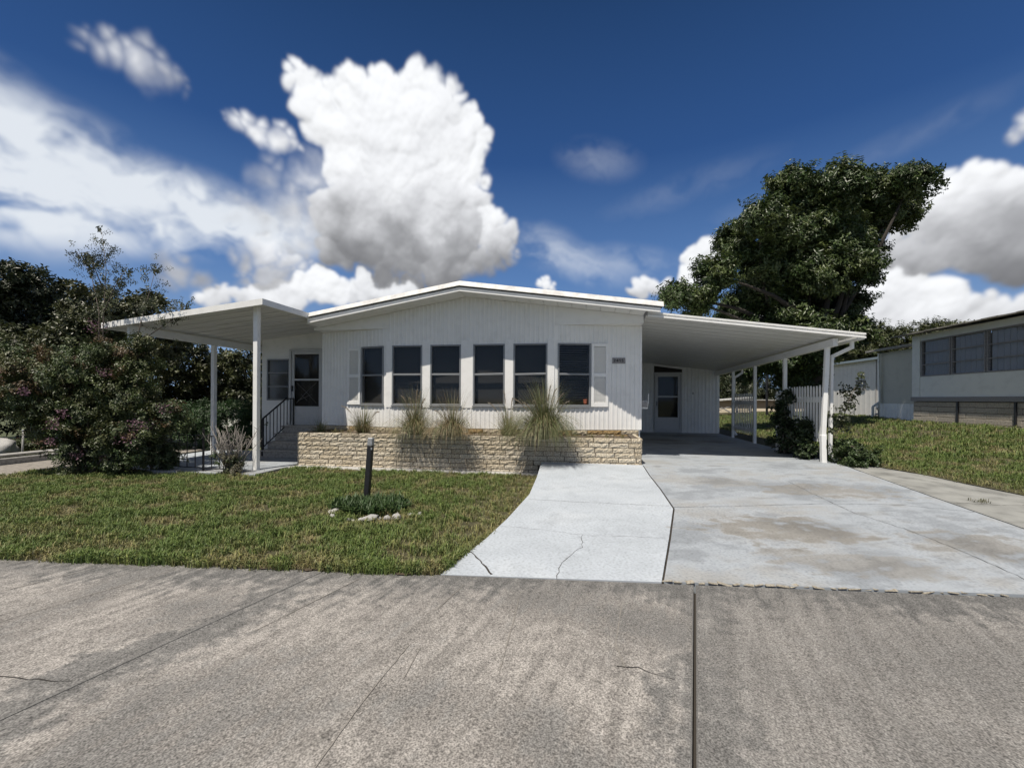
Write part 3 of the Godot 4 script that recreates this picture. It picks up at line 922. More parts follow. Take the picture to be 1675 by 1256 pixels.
func build_house() -> void:
	var h := thing("manufactured_home", "white manufactured home with ribbed metal siding, low gable and a row of six dark windows", "house", V(-2.6, 0.0, 10.0))
	# front: a flat middle and two wings that turn back
	var CD := 9.85
	var wl := Vector2(-6.58, 10.27)
	var hl := Vector2(-4.67, CD)
	var hr := Vector2(-0.67, CD)
	var wr := Vector2(1.247, 10.27)
	var top := 3.20
	var win_b := 1.385
	var win_t := 2.795
	part(h, "front_wall", rib_mesh(hl.x, CD, -2.70, CD, win_t, wall_top(hl.x), wall_top(-2.70)), M.siding)
	part(h, "front_wall", rib_mesh(-2.70, CD, hr.x, CD, win_t, wall_top(-2.70), wall_top(hr.x)), M.siding)
	part(h, "front_wall", rib_mesh(hl.x, CD, hr.x, CD, 0.86, win_b, win_b), M.siding)
	# flat pillars between the windows
	var panes := [[-4.52, -3.77], [-3.57, -2.83], [-2.54, -1.80], [-1.60, -0.83]]
	var edges := [-4.67]
	for p in panes: edges.append_array(p)
	edges.append(-0.67)
	for i in range(0, edges.size(), 2):
		part(h, "pillar", box_mesh(edges[i], edges[i + 1], win_b - 0.06, win_t + 0.10, CD - 0.018, CD + 0.05, 0.006), M.trim)
	for i in panes.size():
		var w: float = panes[i][1] - panes[i][0]
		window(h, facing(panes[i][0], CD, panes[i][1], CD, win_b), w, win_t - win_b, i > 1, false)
	# the two wings
	var wu := (wl - hl).normalized()
	var a1 := hl + wu * 0.074
	var a2 := hl + wu * 0.735
	part(h, "wing_wall", rib_mesh(wl.x, wl.y, a2.x, a2.y, 0.86, top, top), M.siding)
	part(h, "wing_wall", rib_mesh(a2.x, a2.y, a1.x, a1.y, 0.86, win_b, win_b), M.siding)
	part(h, "wing_wall", rib_mesh(a2.x, a2.y, a1.x, a1.y, win_t, top, top), M.siding)
	part(h, "pillar", prism_mesh([V(a1.x, 0.86, a1.y), V(hl.x, 0.86, hl.y), V(hl.x, top, hl.y), V(a1.x, top, a1.y)], V(0.0, 0, 0.03)), M.trim)
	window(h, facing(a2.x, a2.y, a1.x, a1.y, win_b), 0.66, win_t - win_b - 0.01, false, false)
	var q1 := hl + wu * 0.75
	var q2 := hl + wu * 1.151
	shutter(h, facing(q2.x, q2.y, q1.x, q1.y, win_b + 0.0), 0.40, 1.39)
	var wv := (wr - hr).normalized()
	var b1 := hr + wv * 0.07
	var b2 := hr + wv * 0.815
	part(h, "wing_wall", rib_mesh(b2.x, b2.y, wr.x, wr.y, 0.86, top, top), M.siding)
	part(h, "wing_wall", rib_mesh(b1.x, b1.y, b2.x, b2.y, 0.86, win_b, win_b), M.siding)
	part(h, "wing_wall", rib_mesh(b1.x, b1.y, b2.x, b2.y, win_t, top, top), M.siding)
	part(h, "pillar", prism_mesh([V(hr.x, 0.86, hr.y), V(b1.x, 0.86, b1.y), V(b1.x, top, b1.y), V(hr.x, top, hr.y)], V(0.0, 0, 0.03)), M.trim)
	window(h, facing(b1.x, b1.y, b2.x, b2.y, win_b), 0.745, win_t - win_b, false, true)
	var q3 := hr + wv * 0.825
	var q4 := hr + wv * 1.211
	shutter(h, facing(q3.x, q3.y, q4.x, q4.y, win_b - 0.01), 0.385, 1.42)
	# plain gable boards over the wings with the small soffit under them
	part(h, "gable_board", prism_mesh([V(-6.56, top, CD), V(-4.67, top, CD), V(-4.67, wall_top(-4.67), CD), V(-6.56, wall_top(-6.40), CD)], V(0, 0, 0.04)), M.siding)
	part(h, "gable_board", prism_mesh([V(-0.67, top, CD), V(1.247, top, CD), V(1.247, wall_top(1.247), CD), V(-0.67, wall_top(-0.67), CD)], V(0, 0, 0.04)), M.siding)
	part(h, "wing_soffit", prism_mesh([V(-6.56, top + 0.003, CD + 0.042), V(-4.67, top + 0.003, CD + 0.042), V(-6.56, top + 0.003, wl.y + 0.02)], Vector3(0, 0.02, 0)), M.trim)
	part(h, "wing_soffit", prism_mesh([V(1.247, top + 0.003, CD + 0.042), V(-0.67, top + 0.003, CD + 0.042), V(1.247, top + 0.003, wr.y + 0.02)], Vector3(0, 0.02, 0)), M.trim)
	# corner boards
	part(h, "corner_board", box_mesh(wl.x - 0.02, wl.x + 0.035, 0.86, top, wl.y - 0.02, wl.y + 0.05), M.trim)
	part(h, "corner_board", box_mesh(wr.x - 0.035, wr.x + 0.02, 0.86, top, wr.y - 0.02, wr.y + 0.05), M.trim)
	# side and rear walls, floor
	part(h, "side_wall", box_mesh(-6.58, -6.50, 0.0, 3.22, 10.32, 20.4, 0.0), M.entry)
	part(h, "side_wall", box_mesh(1.16, 1.24, 0.0, 3.22, 10.32, 20.4, 0.0), M.siding)
	part(h, "rear_wall", box_mesh(-6.49, 1.15, 0.0, 3.9, 20.32, 20.4, 0.0), M.siding)
	part(h, "floor", box_mesh(-6.49, 1.15, 0.78, 0.84, 10.22, 20.3, 0.0), M.inside)
	# roof: cap, two raking fascias, soffit boards, two slopes
	part(h, "roof_cap", band(-6.335, 1.56, CAPT, CAPB, 9.27, 9.20, 0.06), M.roof)
	part(h, "drip_groove", band(-6.27, 1.54, CAPB, [3.365, 3.972, 3.395], 9.275, 9.275, 0.03), M.seal)
	part(h, "fascia", band(-6.34, 1.50, [3.362, 3.969, 3.392], F1B, 9.25, 9.27, 0.03), M.trim)
	part(h, "fascia_lip", band(-6.31, 1.50, [3.275, 3.905, 3.327], F1B, 9.235, 9.235, 0.014), M.trim)
	var n := 25
	for i in n:
		var xa := lerpf(-6.40, 1.24, float(i) / n) + 0.005
		var xb := lerpf(-6.40, 1.24, float(i + 1) / n) - 0.005
		var ya := gable_y(xa, F1B[0], F1B[1], F1B[2]) + 0.012
		var yb := gable_y(xb, F1B[0], F1B[1], F1B[2]) + 0.012
		part(h, "soffit_board", prism_mesh([V(xa, ya, 9.302), V(xb, yb, 9.302), V(xb, yb, CD - 0.015), V(xa, ya, CD - 0.015)], Vector3(0, 0.012, 0)), M.trim)
	for side in 2:
		var xa: float = -6.62 if side == 0 else -2.695
		var xb: float = -2.705 if side == 0 else 1.56
		var p0 := gable_y(maxf(xa, -6.4), CAPT[0], CAPT[1], CAPT[2]) - 0.03
		var p1 := gable_y(xb, CAPT[0], CAPT[1], CAPT[2]) - 0.03
		part(h, "roof_slope", prism_mesh([V(xa, p0, 9.335), V(xb, p1, 9.335), V(xb, p1 - 0.06, 9.335), V(xa, p0 - 0.06, 9.335)], V(0, 0, 11.3)), M.roof)
	# the side room behind the porch with its door and window
	var RD := 11.1
	var room := h
	part(room, "room_wall", box_mesh(-9.0, -8.82, 0.0, 3.35, RD, RD + 0.08, 0.0), M.entry)
	part(room, "room_wall", box_mesh(-8.82, -8.12, 0.0, 1.47, RD, RD + 0.08, 0.0), M.entry)
	part(room, "room_wall", box_mesh(-8.82, -8.12, 2.62, 3.35, RD, RD + 0.08, 0.0), M.entry)
	part(room, "room_wall", box_mesh(-8.12, -7.12, 2.84, 3.35, RD, RD + 0.08, 0.0), M.entry)
	part(room, "room_wall", box_mesh(-8.12, -7.12, 0.0, 0.83, RD, RD + 0.08, 0.0), M.entry)
	part(room, "room_wall", box_mesh(-7.12, -6.585, 0.0, 3.35, RD, RD + 0.08, 0.0), M.entry)
	part(room, "room_wall", box_mesh(-9.0, -8.92, 0.0, 3.1, RD + 0.082, 15.0, 0.0), M.entry)
	part(room, "room_wall", box_mesh(-8.915, -6.585, 0.0, 3.4, 14.92, 15.0, 0.0), M.entry)
	part(room, "room_floor", box_mesh(-8.915, -6.585, 0.74, 0.80, RD + 0.09, 14.915, 0.0), M.inside)
	# three-light window
	var f := part(room, "awning_window", frame_mesh(facing(-8.82, RD, -8.12, RD, 1.47), 0.70, 1.15, 0.035, 0.08), M.alu)
	for k in 2:
		part(f, "rail", fbox(facing(-8.82, RD, -8.12, RD, 1.47), -0.315, 0.315, 0.37 + k * 0.38, 0.40 + k * 0.38, -0.02, 0.03), M.alu)
	for k in 3:
		part(f, "pane", fbox(facing(-8.82, RD, -8.12, RD, 1.47), -0.315, 0.315, 0.035 + k * 0.38, 0.37 + k * 0.38, -0.012, -0.008, 0.0), M.glass)
	storm_door(room, facing(-8.07, RD, -7.15, RD, 0.84), 0.92, 2.0, true)
	part(room, "threshold", box_mesh(-8.12, -7.1, 0.80, 0.86, RD - 0.16, RD - 0.002, 0.008), M.doorframe)
	# rear wall of the carport: the store room with its door
	var KD := 17.8
	for q in [[1.25, 2.655, 3.10, 2.95], [3.70, 5.0, 2.80, 2.65]]:
		part(h, "store_wall", rib_mesh(q[0], KD, q[1], KD, 0.27, q[2], q[3], 0.13, 0.01), M.siding)
	part(h, "store_wall", prism_mesh([V(2.655, 2.86, KD), V(3.70, 2.715, KD), V(3.70, 2.84, KD), V(2.655, 2.96, KD)], V(0, 0, 0.05)), M.siding)
	part(h, "store_backing", prism_mesh([V(1.25, 0.27, KD + 0.16), V(4.94, 0.27, KD + 0.16), V(4.94, 2.62, KD + 0.16), V(1.25, 3.05, KD + 0.16)], V(0, 0, 0.05)), M.inside)
	part(h, "corner_board", box_mesh(4.94, 5.05, 0.27, 2.66, KD - 0.03, KD + 0.06), M.trim)
	part(h, "store_side", box_mesh(4.95, 5.03, 0.27, 2.62, KD + 0.062, KD + 3.0, 0.0), M.siding)
	part(h, "transom", prism_mesh([V(2.66, 2.60, KD + 0.02), V(3.69, 2.60, KD + 0.02), V(3.69, 2.712, KD + 0.02), V(2.66, 2.857, KD + 0.02)], V(0, 0, 0.01)), M.screen)
	part(h, "transom_bar", box_mesh(2.64, 3.71, 2.53, 2.60, KD - 0.01, KD + 0.06), M.doorframe)
	storm_door(h, facing(2.72, KD, 3.63, KD, 0.35), 0.91, 2.17, false)
	part(h, "threshold", box_mesh(2.66, 3.69, 0.272, 0.35, KD - 0.02, KD + 0.05), M.doorframe)
	# light switch plate marks and a hose bib on the store wall
	part(h, "outlet_cover", box_mesh(4.08, 4.12, 1.75, 1.83, KD - 0.022, KD - 0.005), M.plate)
	# flowerpot inside the right window
	var pot := thing("flower_pot", "small terracotta flower pot on the sill inside the shuttered window with slat blinds", "flower pot", V(0.02, win_b + 0.04, 10.09))
	var ps := st_smooth()
	var pc := V(0.02, win_b + 0.042, 10.11)
	pc = facing(b1.x, b1.y, b2.x, b2.y, win_b).translated_local(Vector3(0.27, 0.042, -0.075)).origin
	tube(ps, [pc, pc + Vector3(0, 0.09, 0)], [0.032, 0.042], 14)
	part(pot, "bowl", done(ps), M.pot)
	var pr := st_smooth()
	tube(pr, [pc + Vector3(0, 0.09, 0), pc + Vector3(0, 0.115, 0)], [0.047, 0.047], 14)
	part(pot, "rim", done(pr), M.pot)
	# house number
	var nf := facing((hr + wv * 1.295).x, (hr + wv * 1.295).y, (hr + wv * 1.60).x, (hr + wv * 1.60).y, 2.35)
	var sign := thing("house_number_sign", "small grey plate with the black house number 2415 on white siding", "sign", nf.origin)
	part(sign, "plate", fbox(nf, -0.15, 0.15, 0.0, 0.13, 0.014, 0.024, 0.002), M.plate)
	var font := SystemFont.new()
	font.font_names = PackedStringArray(["Droid Sans"])
	font.font_weight = 700
	var digits := "2415"
	for k in 4:
		var tm := TextMesh.new()
		tm.text = digits[k]
		tm.font = font
		tm.font_size = 32
		tm.pixel_size = 0.0028
		tm.depth = 0.008
		part(sign, "digit", tm, M.number, nf.translated_local(Vector3(-0.095 + k * 0.06, 0.066, 0.029)))
	# mail box on the carport side of the house
	var mb := thing("wall_mailbox", "white metal mailbox with raised flag on the side wall under the carport", "mailbox", V(1.36, 1.38, 10.4))
	part(mb, "box", box_mesh(1.26, 1.44, 1.36, 1.51, 10.5, 10.80, 0.02), M.trim)
	part(mb, "door", box_mesh(1.27, 1.43, 1.375, 1.495, 10.485, 10.498, 0.004), M.plate)
	part(mb, "bracket", box_mesh(1.242, 1.44, 1.335, 1.358, 10.5, 10.80, 0.004), M.trim)
	part(mb, "flag", box_mesh(1.442, 1.454, 1.44, 1.68, 10.52, 10.55, 0.002), M.trim)

func frame_mesh(xf: Transform3D, w: float, h: float, fw: float, depth: float) -> ArrayMesh:
	var s := st_flat()
	for q in [[-w / 2, -w / 2 + fw, 0.0, h], [w / 2 - fw, w / 2, 0.0, h], [-w / 2 + fw, w / 2 - fw, h - fw, h], [-w / 2 + fw, w / 2 - fw, 0.0, fw]]:
		cbox(s, xf.translated_local(Vector3((q[0] + q[1]) / 2, (q[2] + q[3]) / 2, 0.0)), Vector3(q[1] - q[0], q[3] - q[2], depth), 0.004)
	return done(s)

func storm_door(parent: Node3D, xf: Transform3D, w: float, h: float, ornament: bool) -> void:
	part(parent, "door_frame", frame_mesh(xf, w + 0.10, h + 0.05, 0.05, 0.10), M.doorframe)
	var s := st_flat()
	for q in [[-w / 2 + 0.006, -w / 2 + 0.085, 0.0, h], [w / 2 - 0.085, w / 2 - 0.006, 0.0, h], [-w / 2 + 0.085, w / 2 - 0.085, h - 0.09, h], [-w / 2 + 0.085, w / 2 - 0.085, h * 0.59, h * 0.615], [-w / 2 + 0.085, w / 2 - 0.085, 0.0, h * 0.235]]:
		cbox(s, xf.translated_local(Vector3((q[0] + q[1]) / 2, (q[2] + q[3]) / 2, 0.0)), Vector3(q[1] - q[0], q[3] - q[2], 0.035), 0.004)
	var d := part(parent, "storm_door", done(s), M.doorframe)
	part(d, "pane", fbox(xf, -w / 2 + 0.085, w / 2 - 0.085, h * 0.615, h - 0.09, -0.004, 0.0, 0.0), M.glass)
	part(d, "pane", fbox(xf, -w / 2 + 0.085, w / 2 - 0.085, h * 0.235, h * 0.59, -0.004, 0.0, 0.0), M.glass)
	part(d, "inner_door", fbox(xf, -w / 2, w / 2, 0.0, h, -0.12, -0.09, 0.0), M.screen)
	part(d, "handle", fbox(xf, -w / 2 + 0.03, -w / 2 + 0.055, h * 0.44, h * 0.52, 0.018, 0.06), M.iron)
	if ornament:
		# thin crossed scroll bars over the lower light
		var o := st_smooth()
		for k in [-1, 1]:
			tube(o, [xf * Vector3(-0.3 * k, h * 0.28, 0.012), xf * Vector3(0.0, h * 0.43, 0.012), xf * Vector3(0.3 * k, h * 0.56, 0.012)], [0.004, 0.004, 0.004], 5)
			tube(o, [xf * Vector3(-0.15 * k - 0.12, h * 0.31, 0.012), xf * Vector3(0.16 * k, h * 0.40, 0.012)], [0.004, 0.004], 5)
		part(d, "grille", done(o), M.plate)
# ---------------------------------------------------------------- planter, steps, porch roof
func brick_variant(k: int) -> ArrayMesh:
	# a unit split-face block: x -0.5..0.5, y -0.5..0.5, broken front face at z = 0 bulging to +z
	rng.seed = 900 + k
	var s := st_flat()
	var nx := 9
	var ny := 4
	var g := []
	for j in ny:
		var row := []
		for i in nx:
			var u := float(i) / (nx - 1) - 0.5
			var v := float(j) / (ny - 1) - 0.5
			var rim := i == 0 or j == 0 or i == nx - 1 or j == ny - 1
			row.append(Vector3(u + (0.0 if rim else rr(-0.05, 0.05)), v + (0.0 if rim else rr(-0.12, 0.12)), rr(0.004, 0.013) if rim else rr(0.006, 0.026)))
		g.append(row)
	var back := Vector3(0, 0, -0.3)
	for j in ny - 1:
		for i in nx - 1:
			oquad(s, g[j][i], g[j][i + 1], g[j + 1][i + 1], g[j + 1][i], back)
	for i in nx - 1:
		for j in [0, ny - 1]:
			var p: Vector3 = g[j][i]
			var q: Vector3 = g[j][i + 1]
			oquad(s, p, q, Vector3(q.x, q.y, -0.06), Vector3(p.x, p.y, -0.06), Vector3(0, 0, -0.03))
	for j in ny - 1:
		for i in [0, nx - 1]:
			var p: Vector3 = g[j][i]
			var q: Vector3 = g[j + 1][i]
			oquad(s, p, q, Vector3(q.x, q.y, -0.06), Vector3(p.x, p.y, -0.06), Vector3(0, 0, -0.03))
	return done(s)

var BR := []

func lay(parent: Node3D, a: Vector2, b: Vector2, y0: float, courses: int, ch: float, len: float, mats: Array, skip: Callable) -> void:
	# courses of split-face blocks from a to b (x, d); the faces look to the near side
	var xf := facing(a.x, a.y, b.x, b.y, 0.0)
	var total := a.distance_to(b)
	for c in courses:
		var t := -total / 2
		var first: float = len * ([0.5, 1.0, 0.35, 0.8, 0.6, 0.95, 0.45, 0.75, 0.55][c % 9])
		while t < total / 2 - 0.01:
			var l := minf(first if t == -total / 2 else len * rr(0.86, 1.10), total / 2 - t)
			if total / 2 - t - l < 0.09: l = total / 2 - t
			var m := t + l / 2
			if not skip.call(c, m):
				var w := xf.translated_local(Vector3(m, y0 + (c + 0.5) * ch, rr(-0.005, 0.004)))
				w.basis = w.basis * Basis.from_scale(Vector3(l - 0.014, ch - 0.011, rr(0.8, 1.15)))
				if rng.randf() < 0.5: w.basis = w.basis * Basis.from_scale(Vector3(-1, -1, 1))
				part(parent, "brick", BR[rng.randi() % BR.size()], mats[rng.randi() % mats.size()], w)
			t += l

func build_planter() -> void:
	for k in 8: BR.append(brick_variant(k))
	rng.seed = 33
	var p := thing("brick_planter", "long raised planter of cream split-face bricks under the front windows", "planter", V(-2.6, 0.0, 8.9))
	var PD := 8.9
	lay(p, Vector2(-6.32, PD), Vector2(1.10, PD), 0.0, 8, 0.0975, 0.385, M.brick, func(c, m): return c < 2 and m > 1.85)
	lay(p, Vector2(-6.32, 10.12), Vector2(-6.32, PD), 0.0, 8, 0.0975, 0.385, M.brick, func(_c, _m): return false)
	lay(p, Vector2(1.10, PD), Vector2(1.10, 10.12), 0.0, 8, 0.0975, 0.385, M.brick, func(c, _m): return c < 2)
	# mortar and core just behind the faces
	part(p, "mortar", box_mesh(-6.309, 1.089, -0.06, 0.765, PD + 0.011, PD + 0.16, 0.0), M.mortar)
	part(p, "mortar", box_mesh(-6.309, -6.16, -0.06, 0.765, PD + 0.162, 10.1, 0.0), M.mortar)
	part(p, "mortar", box_mesh(0.94, 1.089, -0.06, 0.765, PD + 0.162, 10.1, 0.0), M.mortar)
	part(p, "soil", box_mesh(-6.158, 0.938, 0.3, 0.735, PD + 0.163, 10.05, 0.0), M.soil)
	# two courses of the same brick at the foot of the house wall
	rng.seed = 34
	var k := thing("brick_skirting", "tan brick skirting along the foot of the white wall behind the planter", "skirting", V(-2.6, 0.66, 9.8))
	lay(k, Vector2(-6.52, 10.23), Vector2(-4.66, 9.80), 0.66, 2, 0.0975, 0.40, [M.tan_brick, M.brick[1], M.brick[3]], func(_c, _m): return false)
	lay(k, Vector2(-4.66, 9.80), Vector2(-0.67, 9.80), 0.66, 2, 0.0975, 0.40, [M.tan_brick, M.brick[1], M.brick[3]], func(_c, _m): return false)
	lay(k, Vector2(-0.67, 9.80), Vector2(1.20, 10.23), 0.66, 2, 0.0975, 0.40, [M.tan_brick, M.tan_brick, M.brick[3]], func(_c, _m): return false)
	part(k, "mortar", prism_mesh([V(-6.52, 0.60, 10.245), V(-4.66, 0.60, 9.815), V(-0.67, 0.60, 9.815), V(1.20, 0.60, 10.245)], Vector3(0, 0.25, 0)), M.mortar)
	# steps to the side door
	var s := thing("entry_steps", "four grey concrete steps leading to the porch door", "steps", V(-7.4, 0.06, 10.4))
	for i in 4:
		var y := 0.06 + 0.185 * (i + 1)
		var d0 := 9.72 + 0.27 * i
		part(s, "riser", box_mesh(-7.95, -6.585, 0.06 if i == 0 else y - 0.185, y - 0.04, d0 + 0.02, 11.09 if i == 3 else d0 + 0.32, 0.006), M.step)
		part(s, "tread", box_mesh(-7.97, -6.585, y - 0.04, y, d0, 11.09 if i == 3 else d0 + 0.31, 0.01), M.step)
	# iron handrail of the steps
	var r := thing("step_railing", "black iron handrail beside the grey entry steps", "railing", V(-7.95, 0.06, 10.2))
	var ra := V(-7.88, 1.02, 9.75)
	var rb := V(-7.88, 1.52, 10.62)
	var rc := V(-7.88, 1.52, 10.92)
	part(r, "handrail", bar_mesh(ra, rb, 0.035, 0.03), M.iron)
	part(r, "handrail", bar_mesh(rb, rc, 0.035, 0.03), M.iron)
	part(r, "lower_rail", bar_mesh(ra - Vector3(0, 0.72, 0), rb - Vector3(0, 0.72, 0), 0.025, 0.02), M.iron)
	part(r, "post", bar_mesh(V(-7.88, 0.1, 9.75), ra, 0.05, 0.05), M.iron)
	part(r, "post", bar_mesh(V(-7.88, 0.62, 10.92), rc, 0.035, 0.035), M.iron)
	for i in 8:
		var t := (i + 1) / 9.0
		var p0: Vector3 = V(-7.88, lerpf(1.02, 1.52, minf(1.0, t * 1.17 / 0.87)), 9.75 + 1.17 * t)
		part(r, "baluster", bar_mesh(p0 - Vector3(0, 0.70, 0), p0, 0.016, 0.016, 0.002), M.iron)
	# the porch roof: pans that fall to the left, carried by three posts
	var a := thing("porch_awning", "flat white metal porch roof on slim posts over the side door", "awning", V(-8.2, 0.06, 8.0))
	var XL := -10.12
	var XR := -6.30
	var yl := func(_d): return 3.05
	var yr := func(_d): return 3.46
	awning_pans(a, XL + 0.02, XR - 0.02, 7.82, 9.40, 0.39, 3.05, 3.44, 0.0, 0.0)
	awning_pans(a, XL + 0.02, -6.60, 9.39, 15.6, 0.36, 3.05, 3.406, 0.0, 0.0)
	part(a, "fascia", prism_mesh([V(XL, 2.99, 7.77), V(XR, 3.385, 7.77), V(XR, 3.505, 7.77), V(XL, 3.11, 7.77)], V(0, 0, 0.045)), M.trim)
	part(a, "fascia", prism_mesh([V(XR, 3.385, 7.816), V(XR, 3.385, 9.48), V(XR, 3.505, 9.48), V(XR, 3.505, 7.816)], Vector3(-0.045, 0, 0)), M.trim)
	part(a, "fascia", prism_mesh([V(XL, 2.99, 7.816), V(XL, 2.99, 15.5), V(XL, 3.11, 15.5), V(XL, 3.11, 7.816)], Vector3(0.045, 0, 0)), M.trim)
	part(a, "beam", box_mesh(-9.64, -9.56, 2.90, 3.07, 7.90, 15.4, 0.006), M.trim)
	part(a, "post", box_mesh(-6.74, -6.64, 0.03, 3.415, 8.05, 8.15, 0.006), M.trim)
	part(a, "post", box_mesh(-9.65, -9.55, 0.03, 2.90, 7.92, 8.02, 0.006), M.trim)
	part(a, "post", box_mesh(-9.65, -9.55, 0.06, 2.90, 10.05, 10.15, 0.006), M.trim)
	part(a, "post", box_mesh(-9.65, -9.55, 0.06, 2.90, 12.4, 12.5, 0.006), M.trim)
	# low iron rail in front of the porch
	var q := thing("porch_railing", "low black iron railing at the grass edge of the porch", "railing", V(-7.6, 0.0, 7.75))
	part(q, "handrail", bar_mesh(V(-8.55, 0.78, 7.80), V(-6.98, 0.76, 7.72), 0.03, 0.018), M.iron)
	part(q, "lower_rail", bar_mesh(V(-8.42, 0.13, 7.79), V(-6.98, 0.11, 7.72), 0.022, 0.016), M.iron)
	for i in 8:
		var t := i / 7.0
		var b := V(lerpf(-8.40, -7.0, t), 0.0, lerpf(7.79, 7.72, t))
		var thick: float = 0.03 if i == 7 or i == 4 else 0.014
		part(q, "baluster" if thick < 0.02 else "post", bar_mesh(b + Vector3(0, 0.02 if thick > 0.02 else 0.12, 0), b + Vector3(0, 0.92 if i == 4 else 0.77, 0), thick, thick, 0.002), M.iron)
	var fs := thing("stepping_stone", "flat white stone slab lying in the grass beside the porch railing", "stone", V(-8.1, 0.03, 7.45))
	var fm := st_flat()
	prism(fm, [V(-8.42, 0.05, 7.38), V(-8.05, 0.05, 7.32), V(-7.86, 0.05, 7.42), V(-7.95, 0.05, 7.58), V(-8.36, 0.05, 7.6)], Vector3(0, 0.055, 0))
	part(fs, "slab", done(fm), M.rock)

func awning_pans(parent: Node3D, xl: float, xr: float, d0: float, d1: float, step: float, yl: float, yr: float, fall_l: float, fall_r: float) -> void:
	# roll-formed pans running from xl to xr, each with a flat web, a small bead and an upturned lip
	var n := int((d1 - d0) / step)
	for i in n:
		var a := d0 + i * step
		var b := a + step - 0.003
		var s := st_flat()
		var prof := [[a, 0.0], [a + 0.05, 0.0], [a + 0.06, -0.006], [a + 0.075, -0.006], [a + 0.085, 0.0], [(a + b) / 2, 0.0], [b - 0.02, 0.0], [b - 0.01, 0.05], [b, 0.05]]
		for k in range(prof.size() - 1):
			var da: float = prof[k][0]
			var db: float = prof[k + 1][0]
			var pts := []
			for e in [[xl, da, prof[k][1], yl - fall_l * (da - d0)], [xr, da, prof[k][1], yr - fall_r * (da - d0)], [xr, db, prof[k + 1][1], yr - fall_r * (db - d0)], [xl, db, prof[k + 1][1], yl - fall_l * (db - d0)]]:
				pts.append(V(e[0], e[3] + e[2], e[1]))
			oquad(s, pts[0], pts[1], pts[2], pts[3], pts[0] + Vector3(0, 5, 0))
			var up := Vector3(0, 0.012, 0)
			oquad(s, pts[0] + up, pts[1] + up, pts[2] + up, pts[3] + up, pts[0] - Vector3(0, 5, 0))
		part(parent, "pan", done(s), M.pan)
# ---------------------------------------------------------------- carport
func build_carport() -> void:
	var c := thing("carport", "white metal carport roof with gutter, posts and downspouts beside the house", "carport", V(3.2, 0.27, 12.0))
	awning_pans(c, 1.27, 5.24, 9.57, 18.6, 0.37, 3.31, 2.80, 0.026, 0.022)
	# double lipped front fascia
	var fl := V(1.29, 3.282, 9.52)
	var fr := V(5.36, 2.755, 9.52)
	var up := func(a: float, b: float, d: float, th: float) -> ArrayMesh:
		return prism_mesh([fl + Vector3(0, a, -d), fr + Vector3(0, a, -d), fr + Vector3(0, b, -d), fl + Vector3(0, b, -d)], V(0, 0, th))
	part(c, "fascia", up.call(0.0, 0.035, -0.022, 0.03), M.trim)
	part(c, "fascia", up.call(0.035, 0.065, 0.012, 0.03), M.trim)
	part(c, "fascia", up.call(0.065, 0.10, -0.022, 0.05), M.trim)
	# gutter along the low side
	var g := st_flat()
	for q in [[5.25, 5.35, 2.735, 2.747], [5.345, 5.357, 2.735, 2.835], [5.248, 5.256, 2.748, 2.80]]:
		prism(g, [V(q[0], q[2], 9.56), V(q[1], q[2], 9.56), V(q[1], q[3], 9.56), V(q[0], q[3], 9.56)], V(0, -0.205, 9.1))
	part(c, "gutter", done(g), M.trim)
	part(c, "gutter_end", box_mesh(5.25, 5.357, 2.735, 2.835, 9.535, 9.556, 0.002), M.trim)
	var beam := st_flat()
	prism(beam, [V(4.905, 2.64, 9.75), V(4.995, 2.64, 9.75), V(4.995, 2.79, 9.75), V(4.905, 2.79, 9.75)], V(0, -0.18, 8.1))
	part(c, "beam", done(beam), M.trim)
	# posts; the front one is bent at the foot
	var p1 := part(c, "post", bar_mesh(V(4.87, 0.80, 10.03), V(4.95, 2.65, 10.05), 0.082, 0.082, 0.006), M.trim)
	part(p1, "foot_sleeve", bar_mesh(V(4.865, 0.26, 10.0), V(4.86, 0.83, 10.02), 0.10, 0.09, 0.006), M.trim)
	for q in [[12.0, 0.08, 2.60], [13.97, 0.08, 2.56], [15.90, 0.08, 2.52]]:
		part(c, "post", box_mesh(4.95 - q[1] / 2, 4.95 + q[1] / 2, 0.26, q[2], q[0] - 0.04, q[0] + 0.04, 0.006), M.trim)
	part(c, "post_base", box_mesh(4.82, 5.06, 0.26, 1.76, 12.09, 12.20, 0.006), M.trim)
	# downspouts
	for q in [[9.85, 10.12, 0.42, 2.735], [16.12, 16.15, 0.45, 2.59]]:
		var d := st_flat()
		var y: float = q[3]
		bar(d, V(5.30, y, q[0]), V(5.30, y - 0.15, q[0]), 0.07, 0.05)
		bar(d, V(5.30, y - 0.12, q[0]), V(5.07, y - 0.28, q[1]), 0.05, 0.07)
		bar(d, V(5.07, y - 0.25, q[1]), V(5.05, q[2], q[1]), 0.07, 0.05)
		bar(d, V(5.05, q[2] + 0.03, q[1]), V(5.10, q[2] - 0.10, q[1] - 0.13), 0.07, 0.05)
		part(c, "downspout", done(d), M.trim)
	# two picket panels between the posts
	picket_panel(10.15, 11.96, 1.864, 0.66, 14, "white picket panel overgrown by a vine between the front carport posts", false)
	picket_panel(14.05, 15.82, 1.75, 0.51, 12, "white picket panel with two rails between the rear carport posts", true)

